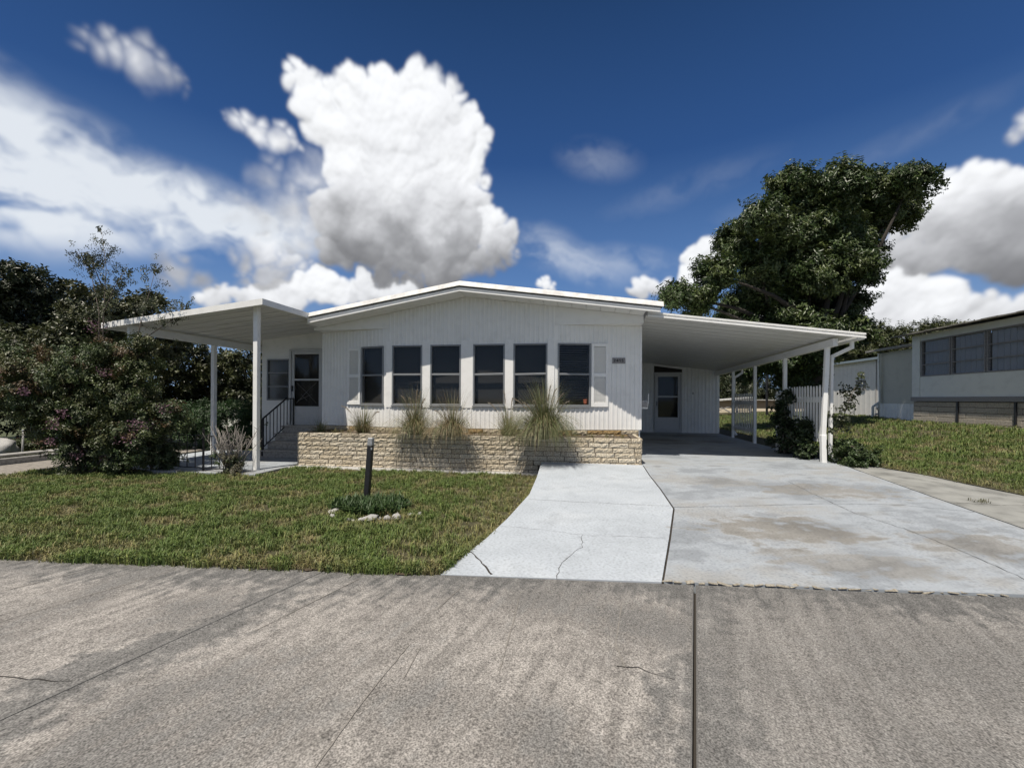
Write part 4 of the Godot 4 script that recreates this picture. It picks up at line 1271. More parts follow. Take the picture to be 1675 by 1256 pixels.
func picket_panel(d0: float, d1: float, top: float, bottom: float, n: int, label: String, square: bool) -> void:
	var f := thing("picket_panel", label, "fence panel", V(4.95, bottom, (d0 + d1) / 2), "picket panels of the carport")
	part(f, "rail", box_mesh(4.975, 5.005, top - 0.36, top - 0.24, d0, d1, 0.004), M.trim)
	part(f, "rail", box_mesh(4.975, 5.005, bottom + 0.06, bottom + 0.18, d0, d1, 0.004), M.trim)
	for i in n:
		var d := lerpf(d0 + 0.07, d1 - 0.07, float(i) / (n - 1))
		var w := 0.037
		var y := top + rr(-0.015, 0.015)
		var pts := [V(4.955, bottom, d - w), V(4.955, bottom, d + w), V(4.955, y - (0.0 if square else 0.05), d + w), V(4.955, y, d + w * 0.55), V(4.955, y, d - w * 0.55), V(4.955, y - (0.0 if square else 0.05), d - w)]
		if square: pts = [V(4.955, bottom, d - w), V(4.955, bottom, d + w), V(4.955, y, d + w), V(4.955, y, d - w)]
		part(f, "picket", prism_mesh(pts, Vector3(0.008, 0, 0)), M.trim)
# ---------------------------------------------------------------- plants
func sprig(n: int, length: float, wid: float, spread: float, sd: int, whorl := false) -> ArrayMesh:
	# a twig end with n folded leaves, each four triangles
	rng.seed = sd
	var s := st_flat()
	for i in n:
		var t := float(i) / n
		var a := i * 2.4 + rr(-0.4, 0.4)
		var b := Vector3(rr(-0.03, 0.03), 0.0, rr(-0.03, 0.03)) if whorl else Vector3(rr(-0.2, 0.2) * spread, t * spread, rr(-0.2, 0.2) * spread)
		var tilt := rr(0.0, 1.1)
		var dir := Vector3(cos(a) * cos(tilt), sin(tilt) * rr(-0.5, 1.0), sin(a) * cos(tilt)).normalized()
		var side := dir.cross(Vector3(rr(-0.4, 0.4), 1, rr(-0.4, 0.4))).normalized()
		var nrm := side.cross(dir).normalized()
		var l := length * rr(0.7, 1.2)
		var w := wid * rr(0.8, 1.2)
		var m := b + dir * l * 0.45 - nrm * w * 0.25
		var tip := b + dir * l - Vector3(0, l * 0.15, 0)
		var lf := b + dir * l * 0.42 + side * w * 0.5
		var rt := b + dir * l * 0.42 - side * w * 0.5
		var g := rr(0.75, 1.25)
		s.set_color(Color(g * rr(0.9, 1.1), g, g * rr(0.85, 1.1)))
		tri(s, b, lf, m); tri(s, m, lf, tip); tri(s, b, m, rt); tri(s, m, tip, rt)
	return done(s)

func lobe_foliage(lobes: Array, clumps: float, per: int, rc: float, size: Array, cols: Array, bias: float, xfs: Array, out: Array) -> void:
	# lobes: [x, y, d, r]; clumps of sprigs over the shell of every lobe
	for L in lobes:
		var cen := V(L[0], L[1], L[2])
		var r: float = L[3]
		var n := int(clumps * r * r) + 5
		for k in n:
			var dir := Vector3(rr(-1, 1), rr(-1, 1), rr(-1, 1))
			while dir.length() > 1.0 or dir.length() < 0.05: dir = Vector3(rr(-1, 1), rr(-1, 1), rr(-1, 1))
			dir = dir.normalized()
			var lump := 0.78 + 0.42 * noise.get_noise_3dv(cen * 40.0 + dir * 95.0)
			var c := cen + dir * r * lump * pow(rng.randf(), bias)
			var tone: Color = cols[rng.randi() % cols.size()]
			var q := rc * rr(0.5, 1.25)
			for j in int(per * rr(0.5, 1.4)):
				var o := Vector3(rr(-1, 1), rr(-0.7, 0.7), rr(-1, 1)) * q
				var up := (dir * 0.7 + Vector3(rr(-1, 1), rr(0.0, 1.2), rr(-1, 1))).normalized()
				var x := up.cross(Vector3(rr(-1, 1), rr(-1, 1), rr(-1, 1))).normalized()
				var sc := rr(size[0], size[1])
				xfs.append(Transform3D(Basis(x * sc, up * sc, x.cross(up) * sc), c + o))
				var g := rr(0.7, 1.3)
				out.append(Color(tone.r * g, tone.g * g, tone.b * g))

func branchy(base: Vector3, fork: Vector3, ends: Array, r0: float, sides := 9) -> Array:
	# trunk mesh and limb meshes
	var mids := []
	var rads := []
	for i in 6:
		var t := i / 5.0
		mids.append(base.lerp(fork, t) + Vector3(rr(-1, 1), 0, rr(-1, 1)) * r0 * 0.35 * sin(t * PI))
		rads.append(r0 * (1.25 - 0.6 * t) if i > 0 else r0 * 1.6)
	var trunk := tube_mesh(mids, rads, sides)
	var limbs := []
	for e in ends:
		var st := base.lerp(fork, rr(0.6, 0.98))
		var pts := []
		var rs := []
		var bend := Vector3(rr(-1, 1), rr(-0.2, 0.8), rr(-1, 1)) * st.distance_to(e) * 0.12
		for i in 6:
			var t := i / 5.0
			pts.append(st.lerp(e, t) + bend * sin(t * PI))
			rs.append(lerpf(r0 * 0.48, r0 * 0.07, t))
		limbs.append(tube_mesh(pts, rs, 6))
	return [trunk, limbs]

func tree(called: String, label: String, category: String, group: String, base: Vector3, fork: Vector3, lobes: Array, r0: float, leaf: Mesh, clumps: float, per: int, rc: float, size: Array, cols: Array, sd: int, bias := 0.35) -> Node3D:
	var t := thing(called, label, category, base, group)
	rng.seed = sd
	var ends := []
	for L in lobes: ends.append(V(L[0], L[1], L[2]))
	var tr := branchy(base - Vector3(0, 0.1, 0), fork, ends, r0)
	var tk := part(t, "trunk", tr[0], M.bark)
	for m in tr[1]: part(tk, "limb", m, M.bark)
	var xfs := []
	var cs := []
	lobe_foliage(lobes, clumps, per, rc, size, cols, bias, xfs, cs)
	many(t, "crown", leaf, M.leaf, xfs, cs)
	return t

func grass_tuft(n: int, hmin: float, hmax: float, wid: float, spread: float, sd: int) -> ArrayMesh:
	rng.seed = sd
	var s := st_flat()
	for i in n:
		var a := rr(0, TAU)
		var b := Vector3(cos(a), 0, sin(a)) * spread * sqrt(rng.randf())
		var d := Vector3(rr(-1, 1), 0, rr(-1, 1)).normalized()
		var side := d.cross(Vector3.UP)
		var h := rr(hmin, hmax)
		var lean := rr(0.25, 1.15)
		var w := wid * rr(0.7, 1.2)
		var m := b + Vector3(0, h * 0.62, 0) + d * h * 0.30 * lean
		var tip := b + Vector3(0, h * (1.0 - 0.32 * lean), 0) + d * h * 0.85 * lean
		var g := rr(0.7, 1.3)
		s.set_color(Color(g * rr(0.85, 1.25), g, g * rr(0.7, 1.1)))
		var l0 := b + side * w * 0.5
		var r0 := b - side * w * 0.5
		var l1 := m + side * w * 0.45
		var r1 := m - side * w * 0.45
		tri(s, l0, r0, r1); tri(s, l0, r1, l1); tri(s, l1, r1, tip)
	return done(s)

func lawn_tone(x: float, d: float) -> Array:
	# [how dry, colour]: green blades, straw patches and bare spots
	var n1 := noise.get_noise_2d(x * 110.0, d * 110.0)
	var n2 := noise.get_noise_2d(x * 420.0 + 99.0, d * 420.0)
	var dry := clampf(0.27 + n1 * 1.9 + n2 * 1.0, 0.0, 1.0)
	if x < 3.0:
		var e := drive_left(d) - x
		dry = maxf(dry, clampf(1.15 - e * 1.0 + n2 * 1.2, 0.0, 1.0) * smoothstep(3.8, 5.0, d))
	else:
		dry = maxf(dry, clampf(0.7 - (x - strip_right(minf(d, 10.0))) * 0.9 + n2, 0.0, 1.0))
	var green := Color(0.135, 0.19, 0.055)
	var straw := Color(0.32, 0.275, 0.15)
	return [dry, green.lerp(straw, dry * 0.75)]

func build_lawn_grass() -> void:
	var tufts := [grass_tuft(13, 0.05, 0.105, 0.0085, 0.05, 501), grass_tuft(13, 0.04, 0.09, 0.0085, 0.05, 502), grass_tuft(10, 0.03, 0.06, 0.008, 0.05, 503)]
	var g := Node3D.new()
	g.name = "lawn_grass"
	add_child(g)
	g.set_meta("label", "short patchy green and straw lawn grass around the driveway")
	g.set_meta("category", "grass")
	g.set_meta("kind", "stuff")
	WT[g] = Transform3D()
	rng.seed = 71
	var xs := [[], [], []]
	var cs := [[], [], []]
	var add := func(x: float, d: float, sc: float) -> void:
		var t := lawn_tone(x, d)
		var dry: float = t[0]
		if rng.randf() < dry * 0.55: return
		var k := 2 if rng.randf() < dry * 0.8 else rng.randi() % 2
		var b := Basis(Vector3.UP, rr(0, TAU)).scaled(Vector3.ONE * sc * rr(0.75, 1.25))
		xs[k].append(Transform3D(b, V(x, glawn(x, d) - 0.004, d)))
		var q := rr(0.75, 1.25)
		var c: Color = t[1]
		cs[k].append(Color(c.r * q, c.g * q, c.b * q))
	# left lawn: densest where it is nearest
	for i in 30000:
		var d := 3.2 + 5.5 * pow(rng.randf(), 1.25)
		var x := rr(-11.0, -0.6)
		if in_left_lawn(x, d): add.call(x, d, 0.92)
	# a thicker fringe that hangs over the street edge
	for i in 3600:
		var x := rr(-11.0, -1.3)
		add.call(x, road_edge(x) + rr(-0.03, 0.12) + 0.04 * noise.get_noise_1d(x * 240.0), rr(0.7, 1.15))
	for i in 1300:
		var d := rr(3.75, 8.7)
		add.call(drive_left(d) - rr(0.0, 0.09), d, 0.8)
	for i in 24000:
		var d := 4.2 + 10.0 * rng.randf()
		var x := 5.5 + 9.0 * pow(rng.randf(), 1.3)
		if in_right_lawn(x, d): add.call(x, d, 0.85)
	for i in 14000:
		var d := rr(10.5, 32.0)
		var x := rr(5.7, 20.0)
		if not (x > 13.0 and d < 22.0) and not (x > 14.6): add.call(x, d, 1.5)
	for i in 5000:
		var d := rr(3.3, 14.0)
		var x := rr(-19.0, -13.1)
		add.call(x, d, 1.3)
	for k in 3:
		many(g, "grass_blades", tufts[k], M.grass, xs[k], cs[k])

func fountain_grass(label: String, at: Vector3, n: int, length: float, droop: float, dry: float, plumes: Array, sd: int, hang := 0.0) -> void:
	var t := thing("fountain_grass", label, "grass clump", at, "ornamental grasses in the planter")
	rng.seed = sd
	var s := st_smooth()
	for i in n:
		var a := rr(0, TAU)
		var out := Vector3(cos(a), 0, sin(a))
		var b := at + Vector3(cos(a), 0, sin(a)) * rr(0.0, 0.14)
		var old := rng.randf() < dry
		var l := length * rr(0.55, 1.15)
		var bend := (rr(1.5, 2.9) if old else rr(0.35, 2.1)) * droop
		var low := rng.randf() < hang
		var tall := not low and rng.randf() < 0.38
		if tall: bend = rr(0.15, 0.9)
		if low:
			out = Vector3(rr(-0.8, 0.8), 0, rr(0.45, 1.0)).normalized()
			bend = rr(2.0, 2.75)
		var side := out.cross(Vector3.UP).normalized()
		var g := rr(0.6, 1.35)
		s.set_color(Color(0.26 * g, 0.205 * g, 0.12 * g) if old else Color(0.105 * g, 0.135 * g, 0.05 * g).lerp(Color(0.24 * g, 0.22 * g, 0.12 * g), rr(0.0, 0.6)))
		var p := b
		var ang := rr(0.45, 0.9) if low else (rr(0.0, 0.3) if tall else rr(0.1, 0.95))
		var seg := 6
		var w := 0.013 if low else 0.008
		var pl := p + side * w * 0.5
		var pr := p - side * w * 0.5
		for k in seg:
			ang = minf(ang + bend * (k + 0.6) / 21.6, 3.05)
			p += (Vector3.UP * cos(ang) + out * sin(ang)) * l / seg
			var ww := w * (1.0 - float(k + 1) / (seg + 0.3)) * 0.5
			var nl := p + side * ww
			var nr := p - side * ww
			tri(s, pl, pr, nr)
			tri(s, pl, nr, nl)
			pl = nl
			pr = nr
	part(t, "blades", done(s), M.grass).set_meta("kind", "stuff")
	for q in plumes:
		# q: tip offset from the base; a stalk that bows over and ends in a bristly plume
		var tip: Vector3 = at + q
		var m := at.lerp(tip, 0.55) + Vector3(0, absf(q.y) * 0.12 + 0.04, 0)
		var ps := st_smooth()
		tube(ps, [at, at.lerp(m, 0.5) + Vector3(0, 0.03, 0), m], [0.003, 0.0025, 0.002], 4)
		var stalk := part(t, "stalk", done(ps), M.dry_twig)
		var f := st_flat()
		var cnt := 60
		for i in cnt:
			var u := i / float(cnt)
			var c := m.lerp(tip, u) + Vector3(0, 0.04 * sin(u * PI), 0)
			var ax := (tip - m).normalized()
			var o := Vector3(rr(-1, 1), rr(-1, 1), rr(-1, 1)).normalized()
			var dir := (ax * 1.3 + o).normalized()
			var r := 0.032 * sin(clampf(u * 0.85 + 0.12, 0, 1) * PI) + 0.008
			var sd2 := dir.cross(o).normalized() * 0.004
			var g := rr(0.8, 1.2)
			f.set_color(Color(0.44 * g, 0.38 * g, 0.30 * g))
			tri(f, c - sd2, c + sd2, c + dir * r * 1.6)
			tri(f, c - sd2 * 2.5, c + ax * 0.03, c + sd2 * 2.5)
		part(stalk, "plume", done(f), M.plume)

func bush(called: String, label: String, category: String, base: Vector3, lobes: Array, leaf: Mesh, clumps: float, per: int, rc: float, size: Array, cols: Array, sd: int, stems: int, group := "", bias := 0.35) -> Node3D:
	var t := thing(called, label, category, base, group)
	rng.seed = sd
	for i in stems:
		var L: Array = lobes[i % lobes.size()]
		var e := V(L[0], L[1] + L[3] * 0.3, L[2])
		var b := base + Vector3(rr(-0.25, 0.25), -0.05, rr(-0.25, 0.25))
		part(t, "stem", tube_mesh([b, b.lerp(e, 0.5) + Vector3(rr(-0.1, 0.1), 0.15, rr(-0.1, 0.1)), e], [0.028, 0.018, 0.008], 6), M.twig)
	var xfs := []
	var cs := []
	lobe_foliage(lobes, clumps, per, rc, size, cols, bias, xfs, cs)
	many(t, "foliage", leaf, M.leaf, xfs, cs)
	return t

func build_plants() -> void:
	build_lawn_grass()
	# ornamental grasses
	var y := 0.735
	fountain_grass("small low tuft of grass at the porch end of the planter", V(-6.0, y, 9.25), 170, 0.42, 1.0, 0.25, [], 1)
	fountain_grass("rounded green grass clump below the louvred shutter beside the porch", V(-4.93, y, 9.25), 560, 0.72, 1.1, 0.35, [Vector3(-0.5, 0.62, 0.05), Vector3(0.42, 0.5, 0.1)], 2)
	fountain_grass("tall upright grass clump with brown blades drooping over the bricks", V(-3.62, y, 9.05), 1000, 1.08, 1.0, 0.40, [Vector3(-0.32, 0.86, 0), Vector3(0.05, 1.0, 0.02), Vector3(0.14, 0.95, 0.05), Vector3(-0.1, 0.82, 0.1), Vector3(0.22, 0.8, 0.0)], 3, 0.30)
	fountain_grass("straw coloured grass clump hanging far down the brick face", V(-2.77, y, 9.0), 950, 1.05, 1.1, 0.6, [Vector3(-0.36, 0.55, 0.1)], 4, 0.5)
	fountain_grass("narrow grass clump with two feathery plumes in front of a white pillar", V(-1.60, y, 9.22), 420, 0.82, 0.75, 0.35, [Vector3(-0.42, 0.72, 0.1), Vector3(-0.10, 0.98, 0.05), Vector3(0.1, 0.82, 0.05)], 5, 0.12)
	fountain_grass("largest green grass clump with many pale plumes spilling to the driveway", V(-0.82, y, 8.97), 2400, 1.25, 1.08, 0.16, [Vector3(-0.62, 0.82, 0.2), Vector3(-0.40, 0.74, 0.3), Vector3(-0.2, 0.78, 0.2), Vector3(0.05, 0.84, 0.1), Vector3(0.14, 1.08, 0.05), Vector3(0.26, 1.02, 0.1), Vector3(0.40, 0.92, 0.1), Vector3(0.50, 0.76, 0.0), Vector3(-0.70, -0.05, 0.35), Vector3(-0.6, -0.2, 0.4), Vector3(-0.35, -0.12, 0.5), Vector3(0.5, -0.35, 0.4), Vector3(0.25, -0.4, 0.5), Vector3(-0.15, -0.35, 0.5)], 6, 0.45)
	# weeds in the planter
	rng.seed = 66
	for i in 9:
		var x: float = [-5.6, -5.3, -4.3, -3.1, -2.2, 0.1, 0.5, 0.75, -5.8][i]
		var w := thing("planter_weed", "low yellowish weed growing on the soil of the planter", "weed", V(x, y, 9.2), "weeds in the planter")
		many(w, "blades", grass_tuft(26, 0.06, 0.16, 0.008, 0.12, 700 + i), M.grass, [Transform3D(Basis(), V(x, y, rr(9.15, 9.5)))], [Color(0.17, 0.15, 0.06)])
	# tuft around the black lawn post with its ring of white stones
	var lp := thing("lawn_post", "crooked black wooden post with a grey top standing in the lawn", "post", V(-3.13, 0.03, 5.97))
	part(lp, "shaft", bar_mesh(V(-3.135, -0.05, 5.97), V(-3.075, 0.86, 5.985), 0.075, 0.075, 0.006), M.iron)
	part(lp, "cap", bar_mesh(V(-3.075, 0.86, 5.985), V(-3.068, 0.97, 5.987), 0.076, 0.076, 0.006), M.galv)
	part(lp, "staple", box_mesh(-3.05, -3.03, 0.80, 0.83, 5.935, 5.95, 0.002), M.galv)
	var tg := thing("weed_patch", "taller dark green weeds growing around the black lawn post", "weeds", V(-2.95, 0.03, 5.6))
	rng.seed = 67
	var tx := []
	var tc := []
	for i in 330:
		var a := rr(0, TAU)
		var r := sqrt(rng.randf())
		var p := Vector2(-2.88 + cos(a) * r * 0.52, 5.62 + sin(a) * r * 0.36)
		tx.append(Transform3D(Basis(Vector3.UP, rr(0, TAU)).scaled(Vector3.ONE * rr(1.2, 2.0)), V(p.x, 0.02, p.y)))
		var g := rr(0.7, 1.25)
		tc.append(Color(0.055 * g, 0.098 * g, 0.034 * g))
	many(tg, "blades", grass_tuft(12, 0.05, 0.12, 0.011, 0.05, 68), M.grass, tx, tc)
	for i in 11:
		var q: Array = [[-3.24, 5.32, 0.07], [-3.15, 5.14, 0.045], [-2.86, 5.04, 0.03], [-2.79, 5.00, 0.026], [-2.70, 5.02, 0.045], [-2.60, 5.07, 0.075], [-2.54, 5.14, 0.03], [-2.43, 5.17, 0.055], [-2.33, 5.22, 0.06], [-2.19, 5.36, 0.05], [-2.12, 5.46, 0.035]][i]
		var tag: String = {0: "big white stone lying a little apart from the arc below the lawn post", 5: "largest white stone in the arc below the black lawn post"}.get(i, "small white stone in the arc around the weeds of the lawn post")
		var rk := thing("white_stone", tag, "stone", V(q[0], 0.03, q[1]), "stones around the lawn post")
		part(rk, "stone", pebble(q[2], 300 + i), M.rock, Transform3D(Basis(Vector3.UP, rr(0, TAU)) * Basis.from_scale(Vector3(rr(0.9, 1.4), rr(0.7, 1.1), rr(0.7, 1.0))), V(q[0], 0.035 + q[2] * 0.25, q[1])))
	var sw := thing("driveway_weed", "little grass tuft growing from a joint in the old concrete strip", "weed", V(5.5, 0.2, 7.1))
	many(sw, "blades", grass_tuft(40, 0.03, 0.07, 0.008, 0.11, 69), M.grass, [Transform3D(Basis(), V(5.35, gdrive(7.0), 7.0))], [Color(0.10, 0.10, 0.05)])
	# crape myrtle
	var small := sprig(14, 0.058, 0.028, 0.18, 80)
	var myr := [[-10.43,1.64,6.83,0.77],[-9.57,2.06,6.98,0.69],[-9.42,2.16,7.59,0.62],[-11.08,2.13,6.96,0.57],[-10.49,1.03,7.32,0.64],[-9.56,1.29,7.21,0.82],[-8.69,1.54,7.24,0.64],[-10.0,0.55,7.67,0.67],[-8.58,0.7,7.23,0.62],[-9.74,0.45,7.12,0.49],[-8.1,1.06,7.41,0.42],[-8.35,0.41,7.5,0.37],[-9.0,0.25,7.2,0.36],[-11.24,1.46,7.01,0.49],[-8.96,2.3,7.6,0.49]]
	var cm := bush("crape_myrtle", "large reddish green crape myrtle with purple blossoms beside the porch", "shrub", V(-9.6, 0.02, 7.3), myr, small, 130.0, 11, 0.13, [0.75, 1.25], [Color(0.075, 0.10, 0.032), Color(0.12, 0.08, 0.04), Color(0.09, 0.108, 0.038), Color(0.07, 0.098, 0.032), Color(0.062, 0.09, 0.03), Color(0.105, 0.112, 0.045), Color(0.055, 0.075, 0.028), Color(0.085, 0.10, 0.036)], 81, 12, "", 0.3)
	rng.seed = 82
	for i in 15:
		var L: Array = myr[rng.randi() % myr.size()]
		var dir := Vector3(rr(-0.8, 0.9), rr(-0.3, 0.9), 0.8).normalized()
		var c: Vector3 = V(L[0], L[1], L[2]) + dir * L[3] * rr(0.8, 1.1)
		blossom(cm, c, 0.07 + 0.05 * rng.randf(), 830 + i)
	for q in [V(-10.0, 3.02, 7.55), V(-9.85, 2.95, 7.5)]: blossom(cm, q, 0.13, 890)
	# long shoots above it
	for sh in [[V(-9.6, 2.2, 7.4), V(-9.71, 3.3, 7.5), V(-9.78, 4.2, 7.6), V(-9.9, 4.97, 7.6)], [V(-9.7, 2.4, 7.4), V(-9.95, 3.3, 7.6), V(-10.2, 4.08, 7.64), V(-10.56, 4.59, 7.63)], [V(-9.1, 2.3, 7.6), V(-9.12, 3.2, 7.78), V(-9.02, 3.72, 7.85), V(-8.88, 4.29, 7.88)], [V(-9.1, 2.6, 7.6), V(-8.6, 3.1, 7.9), V(-8.17, 3.47, 7.91)], [V(-9.7, 3.3, 7.5), V(-9.5, 3.8, 7.55), V(-9.3, 4.15, 7.6)], [V(-9.75, 3.8, 7.5), V(-9.95, 4.2, 7.5), V(-10.1, 4.45, 7.55)]]:
		shoot(cm, sh, small)
	# bare shrub in front of the porch post
	var bs := thing("bare_shrub", "half dead shrub with bare grey twigs in front of the porch post", "shrub", V(-6.95, 0.03, 7.72))
	rng.seed = 91
	for i in 46:
		var a := rr(0, TAU)
		var b := V(-6.92 + rr(-0.12, 0.12), 0.0, 7.7 + rr(-0.1, 0.1))
		var hh := rr(0.55, 1.05)
		var out := Vector3(cos(a) * rr(0.15, 0.55), 0, sin(a) * rr(0.1, 0.35))
		var m := b + out * 0.45 + Vector3(rr(-0.05, 0.05), hh * 0.55, 0)
		var e := b + out + Vector3(rr(-0.06, 0.06), hh, rr(-0.05, 0.05))
		var s := st_smooth()
		tube(s, [b, m, e], [0.011, 0.008, 0.003], 5)
		for k in 3:
			var f := m.lerp(e, rr(0.1, 0.8))
			tube(s, [f, f + Vector3(rr(-0.12, 0.12), rr(0.05, 0.2), rr(-0.1, 0.1))], [0.005, 0.002], 4)
		part(bs, "twig", done(s), M.dry_twig)
	var xf := []
	var cc := []
	lobe_foliage([[-6.9, 0.22, 7.66, 0.30], [-6.72, 0.16, 7.62, 0.2]], 260.0, 6, 0.06, [0.5, 0.8], [Color(0.06, 0.085, 0.03), Color(0.09, 0.1, 0.05), Color(0.11, 0.10, 0.06)], 0.5, xf, cc)
	many(bs, "foliage", small, M.leaf, xf, cc)
	# plants by the low railing
	bush("broadleaf_plant", "leafy pale green plant growing through the left end of the porch railing", "plant", V(-8.35, 0.03, 7.6), [[-8.45, 0.35, 7.62, 0.24], [-8.25, 0.22, 7.55, 0.18]], sprig(8, 0.16, 0.05, 0.22, 92), 110.0, 5, 0.08, [0.7, 1.1], [Color(0.085, 0.105, 0.055), Color(0.07, 0.09, 0.045)], 93, 4)
	# hedge and tree seen through the porch
	var mid := sprig(10, 0.11, 0.055, 0.22, 94)
	bush("hedge", "bright green clipped hedge behind the porch posts", "hedge", V(-10.3, 0.0, 11.2), [[-11.4,0.85,11.3,0.62],[-10.9,0.95,11.2,0.6],[-10.3,0.84,11.3,0.6],[-9.75,0.95,11.3,0.6],[-9.3,0.75,11.3,0.5],[-12.0,0.8,11.4,0.6],[-9.4,0.35,11.2,0.4],[-10.4,0.3,11.2,0.5],[-11.5,0.3,11.3,0.5]], small, 100.0, 9, 0.12, [0.8, 1.2], [Color(0.035, 0.075, 0.022), Color(0.045, 0.09, 0.03), Color(0.03, 0.06, 0.02)], 95, 6)
	var pt := [[-14.04,2.83,13.49,1.22],[-13.87,2.47,14.75,1.11],[-12.32,2.66,14.32,0.93],[-14.4,1.53,14.61,1.0],[-12.85,1.77,14.8,0.78],[-15.07,1.75,13.74,1.22],[-11.9,1.55,14.12,0.8]]
	tree("yard_tree", "low dense green tree in the yard behind the porch roof", "tree", "", V(-13.4, -0.1, 14.3), V(-13.4, 1.2, 14.3), pt, 0.10, mid, 42.0, 9, 0.2, [0.9, 1.5], [Color(0.055, 0.068, 0.024), Color(0.075, 0.085, 0.032), Color(0.045, 0.055, 0.022)], 96)
	var dk := [[-22.11,5.7,13.88,1.13],[-21.23,5.6,14.28,0.99],[-23.17,4.22,14.26,1.42],[-21.41,4.24,14.61,1.09],[-20.99,2.39,12.75,1.42],[-21.21,2.7,13.98,1.18],[-23.8,4.63,13.71,1.65],[-19.6,3.6,15.0,1.2],[-19.0,2.2,14.6,1.2],[-22.5,1.2,13.4,1.4]]
	tree("dark_tree", "tall dark green tree at the far side of the lane", "tree", "", V(-21.6, -0.1, 14.2), V(-21.6, 3.0, 14.2), dk, 0.2, mid, 34.0, 10, 0.28, [1.1, 1.9], [Color(0.030, 0.042, 0.018), Color(0.04, 0.05, 0.022), Color(0.024, 0.034, 0.016)], 97)
	var lg := [[-14.57,4.14,10.77,0.76],[-13.13,3.87,10.48,0.72],[-12.83,4.14,11.01,0.61],[-13.99,3.15,10.19,0.9],[-14.21,3.24,11.53,0.81],[-12.7,3.23,11.67,0.72],[-16.79,2.96,10.47,0.81],[-15.6,2.6,10.6,0.8],[-13.4,2.2,10.6,0.9],[-15.2,1.4,10.8,0.9],[-16.6,1.7,10.2,0.7]]
	tree("leafy_tree", "olive green leafy tree rising behind the crape myrtle", "tree", "", V(-14.2, -0.1, 10.9), V(-14.2, 2.2, 10.9), lg, 0.12, mid, 60.0, 9, 0.16, [0.8, 1.4], [Color(0.060, 0.070, 0.026), Color(0.078, 0.085, 0.034), Color(0.048, 0.058, 0.022)], 98)
	# the big tree behind the carport
	var oak := [[7.63,9.35,17.8,0.82],[9.01,9.15,17.68,0.93],[10.93,9.29,18.76,0.93],[11.68,9.5,18.26,0.73],[6.24,7.99,17.13,0.86],[8.42,8.05,18.37,1.34],[11.07,8.58,20.17,1.22],[12.35,9.09,20.06,0.82],[5.98,7.73,18.92,0.82],[4.74,6.11,17.28,0.77],[6.73,6.63,18.44,1.14],[8.38,6.21,18.03,1.22],[9.67,6.37,17.97,0.93],[3.34,5.24,16.75,0.52],[4.06,5.13,17.15,0.57],[6.14,5.12,19.37,0.78],[6.91,5.62,19.24,0.74],[8.6,5.24,19.46,0.99],[10.17,5.25,19.7,0.98],[8.5,3.79,17.83,0.92],[9.9,4.07,18.37,0.61],[7.53,4.67,18.21,0.82],[6.48,4.02,18.46,0.67],[7.45,3.29,18.46,0.82],[8.34,2.4,19.1,0.89],[6.64,2.89,19.02,0.67],[7.77,7.5,18.05,0.9],[9.96,7.74,18.62,0.9]]
	var broad := sprig(16, 0.13, 0.055, 0.30, 99)
	tree("shade_tree", "huge dense dark green tree leaning right above the carport roof", "tree", "", V(8.8, 0.4, 18.75), V(8.65, 4.0, 18.6), oak, 0.30, broad, 75.0, 15, 0.28, [0.8, 1.35], [Color(0.048, 0.078, 0.022), Color(0.066, 0.096, 0.027), Color(0.038, 0.062, 0.02), Color(0.088, 0.115, 0.033)], 100, 0.45)
	var rf := [[19.85,5.26,37.2,1.7],[22.14,5.97,38.31,1.61],[24.99,6.11,39.83,1.51],[25.07,6.13,37.4,1.32],[26.46,6.58,37.51,0.76],[28.09,6.52,38.29,0.76],[23.5,4.7,39.16,1.7],[25.55,4.67,39.04,1.42],[20.5,3.8,38.0,1.6]]
	tree("far_tree", "sunlit green tree beyond the pale trailer on the right", "tree", "trees on the horizon", V(23.0, 0.5, 38.5), V(23.0, 3.0, 38.5), rf, 0.25, broad, 26.0, 9, 0.4, [1.1, 1.9], [Color(0.055, 0.07, 0.022), Color(0.075, 0.085, 0.03)], 101)
	var bf := [[9.5,2.13,32.36,1.46],[10.83,1.72,32.8,1.46],[11.94,2.14,34.6,1.72],[13.48,2.3,36.55,1.72],[12.21,3.8,36.33,1.03],[10.7,3.47,36.67,1.12],[12.04,4.39,36.38,0.8],[15.09,2.19,37.03,1.72],[9.65,3.91,36.59,0.9],[14.65,4.42,36.97,1.2],[9.0,2.4,36.5,1.5]]
	for L in bf: L[2] += 4.5
	tree("backyard_tree", "dark tree seen between the carport posts", "tree", "", V(12.0, 0.3, 40.5), V(12.0, 1.8, 40.5), bf, 0.2, broad, 26.0, 9, 0.35, [1.0, 1.7], [Color(0.034, 0.045, 0.018), Color(0.05, 0.06, 0.024)], 102)
	# growth on the front picket panel
	var vine := bush("climbing_vine", "leafy vine climbing through the front picket panel of the carport", "vine", V(4.86, 0.27, 11.4), [[4.87,0.61,11.33,0.3],[4.86,0.83,11.61,0.26],[4.84,1.08,11.9,0.22],[4.86,1.41,11.85,0.17],[4.87,0.49,10.85,0.3],[4.86,0.44,10.47,0.24],[4.87,0.74,10.76,0.18],[4.86,1.61,11.61,0.1],[4.81,0.42,11.71,0.3],[4.86,0.93,10.66,0.13]], sprig(9, 0.09, 0.06, 0.18, 103), 130.0, 6, 0.09, [0.8, 1.2], [Color(0.03, 0.05, 0.018), Color(0.04, 0.06, 0.024)], 104, 7)
	shoot(vine, [V(5.05, 0.7, 10.1), V(5.2, 1.0, 10.05), V(5.3, 1.53, 9.95), V(5.46, 2.0, 9.9)], sprig(9, 0.09, 0.06, 0.14, 105), 20)
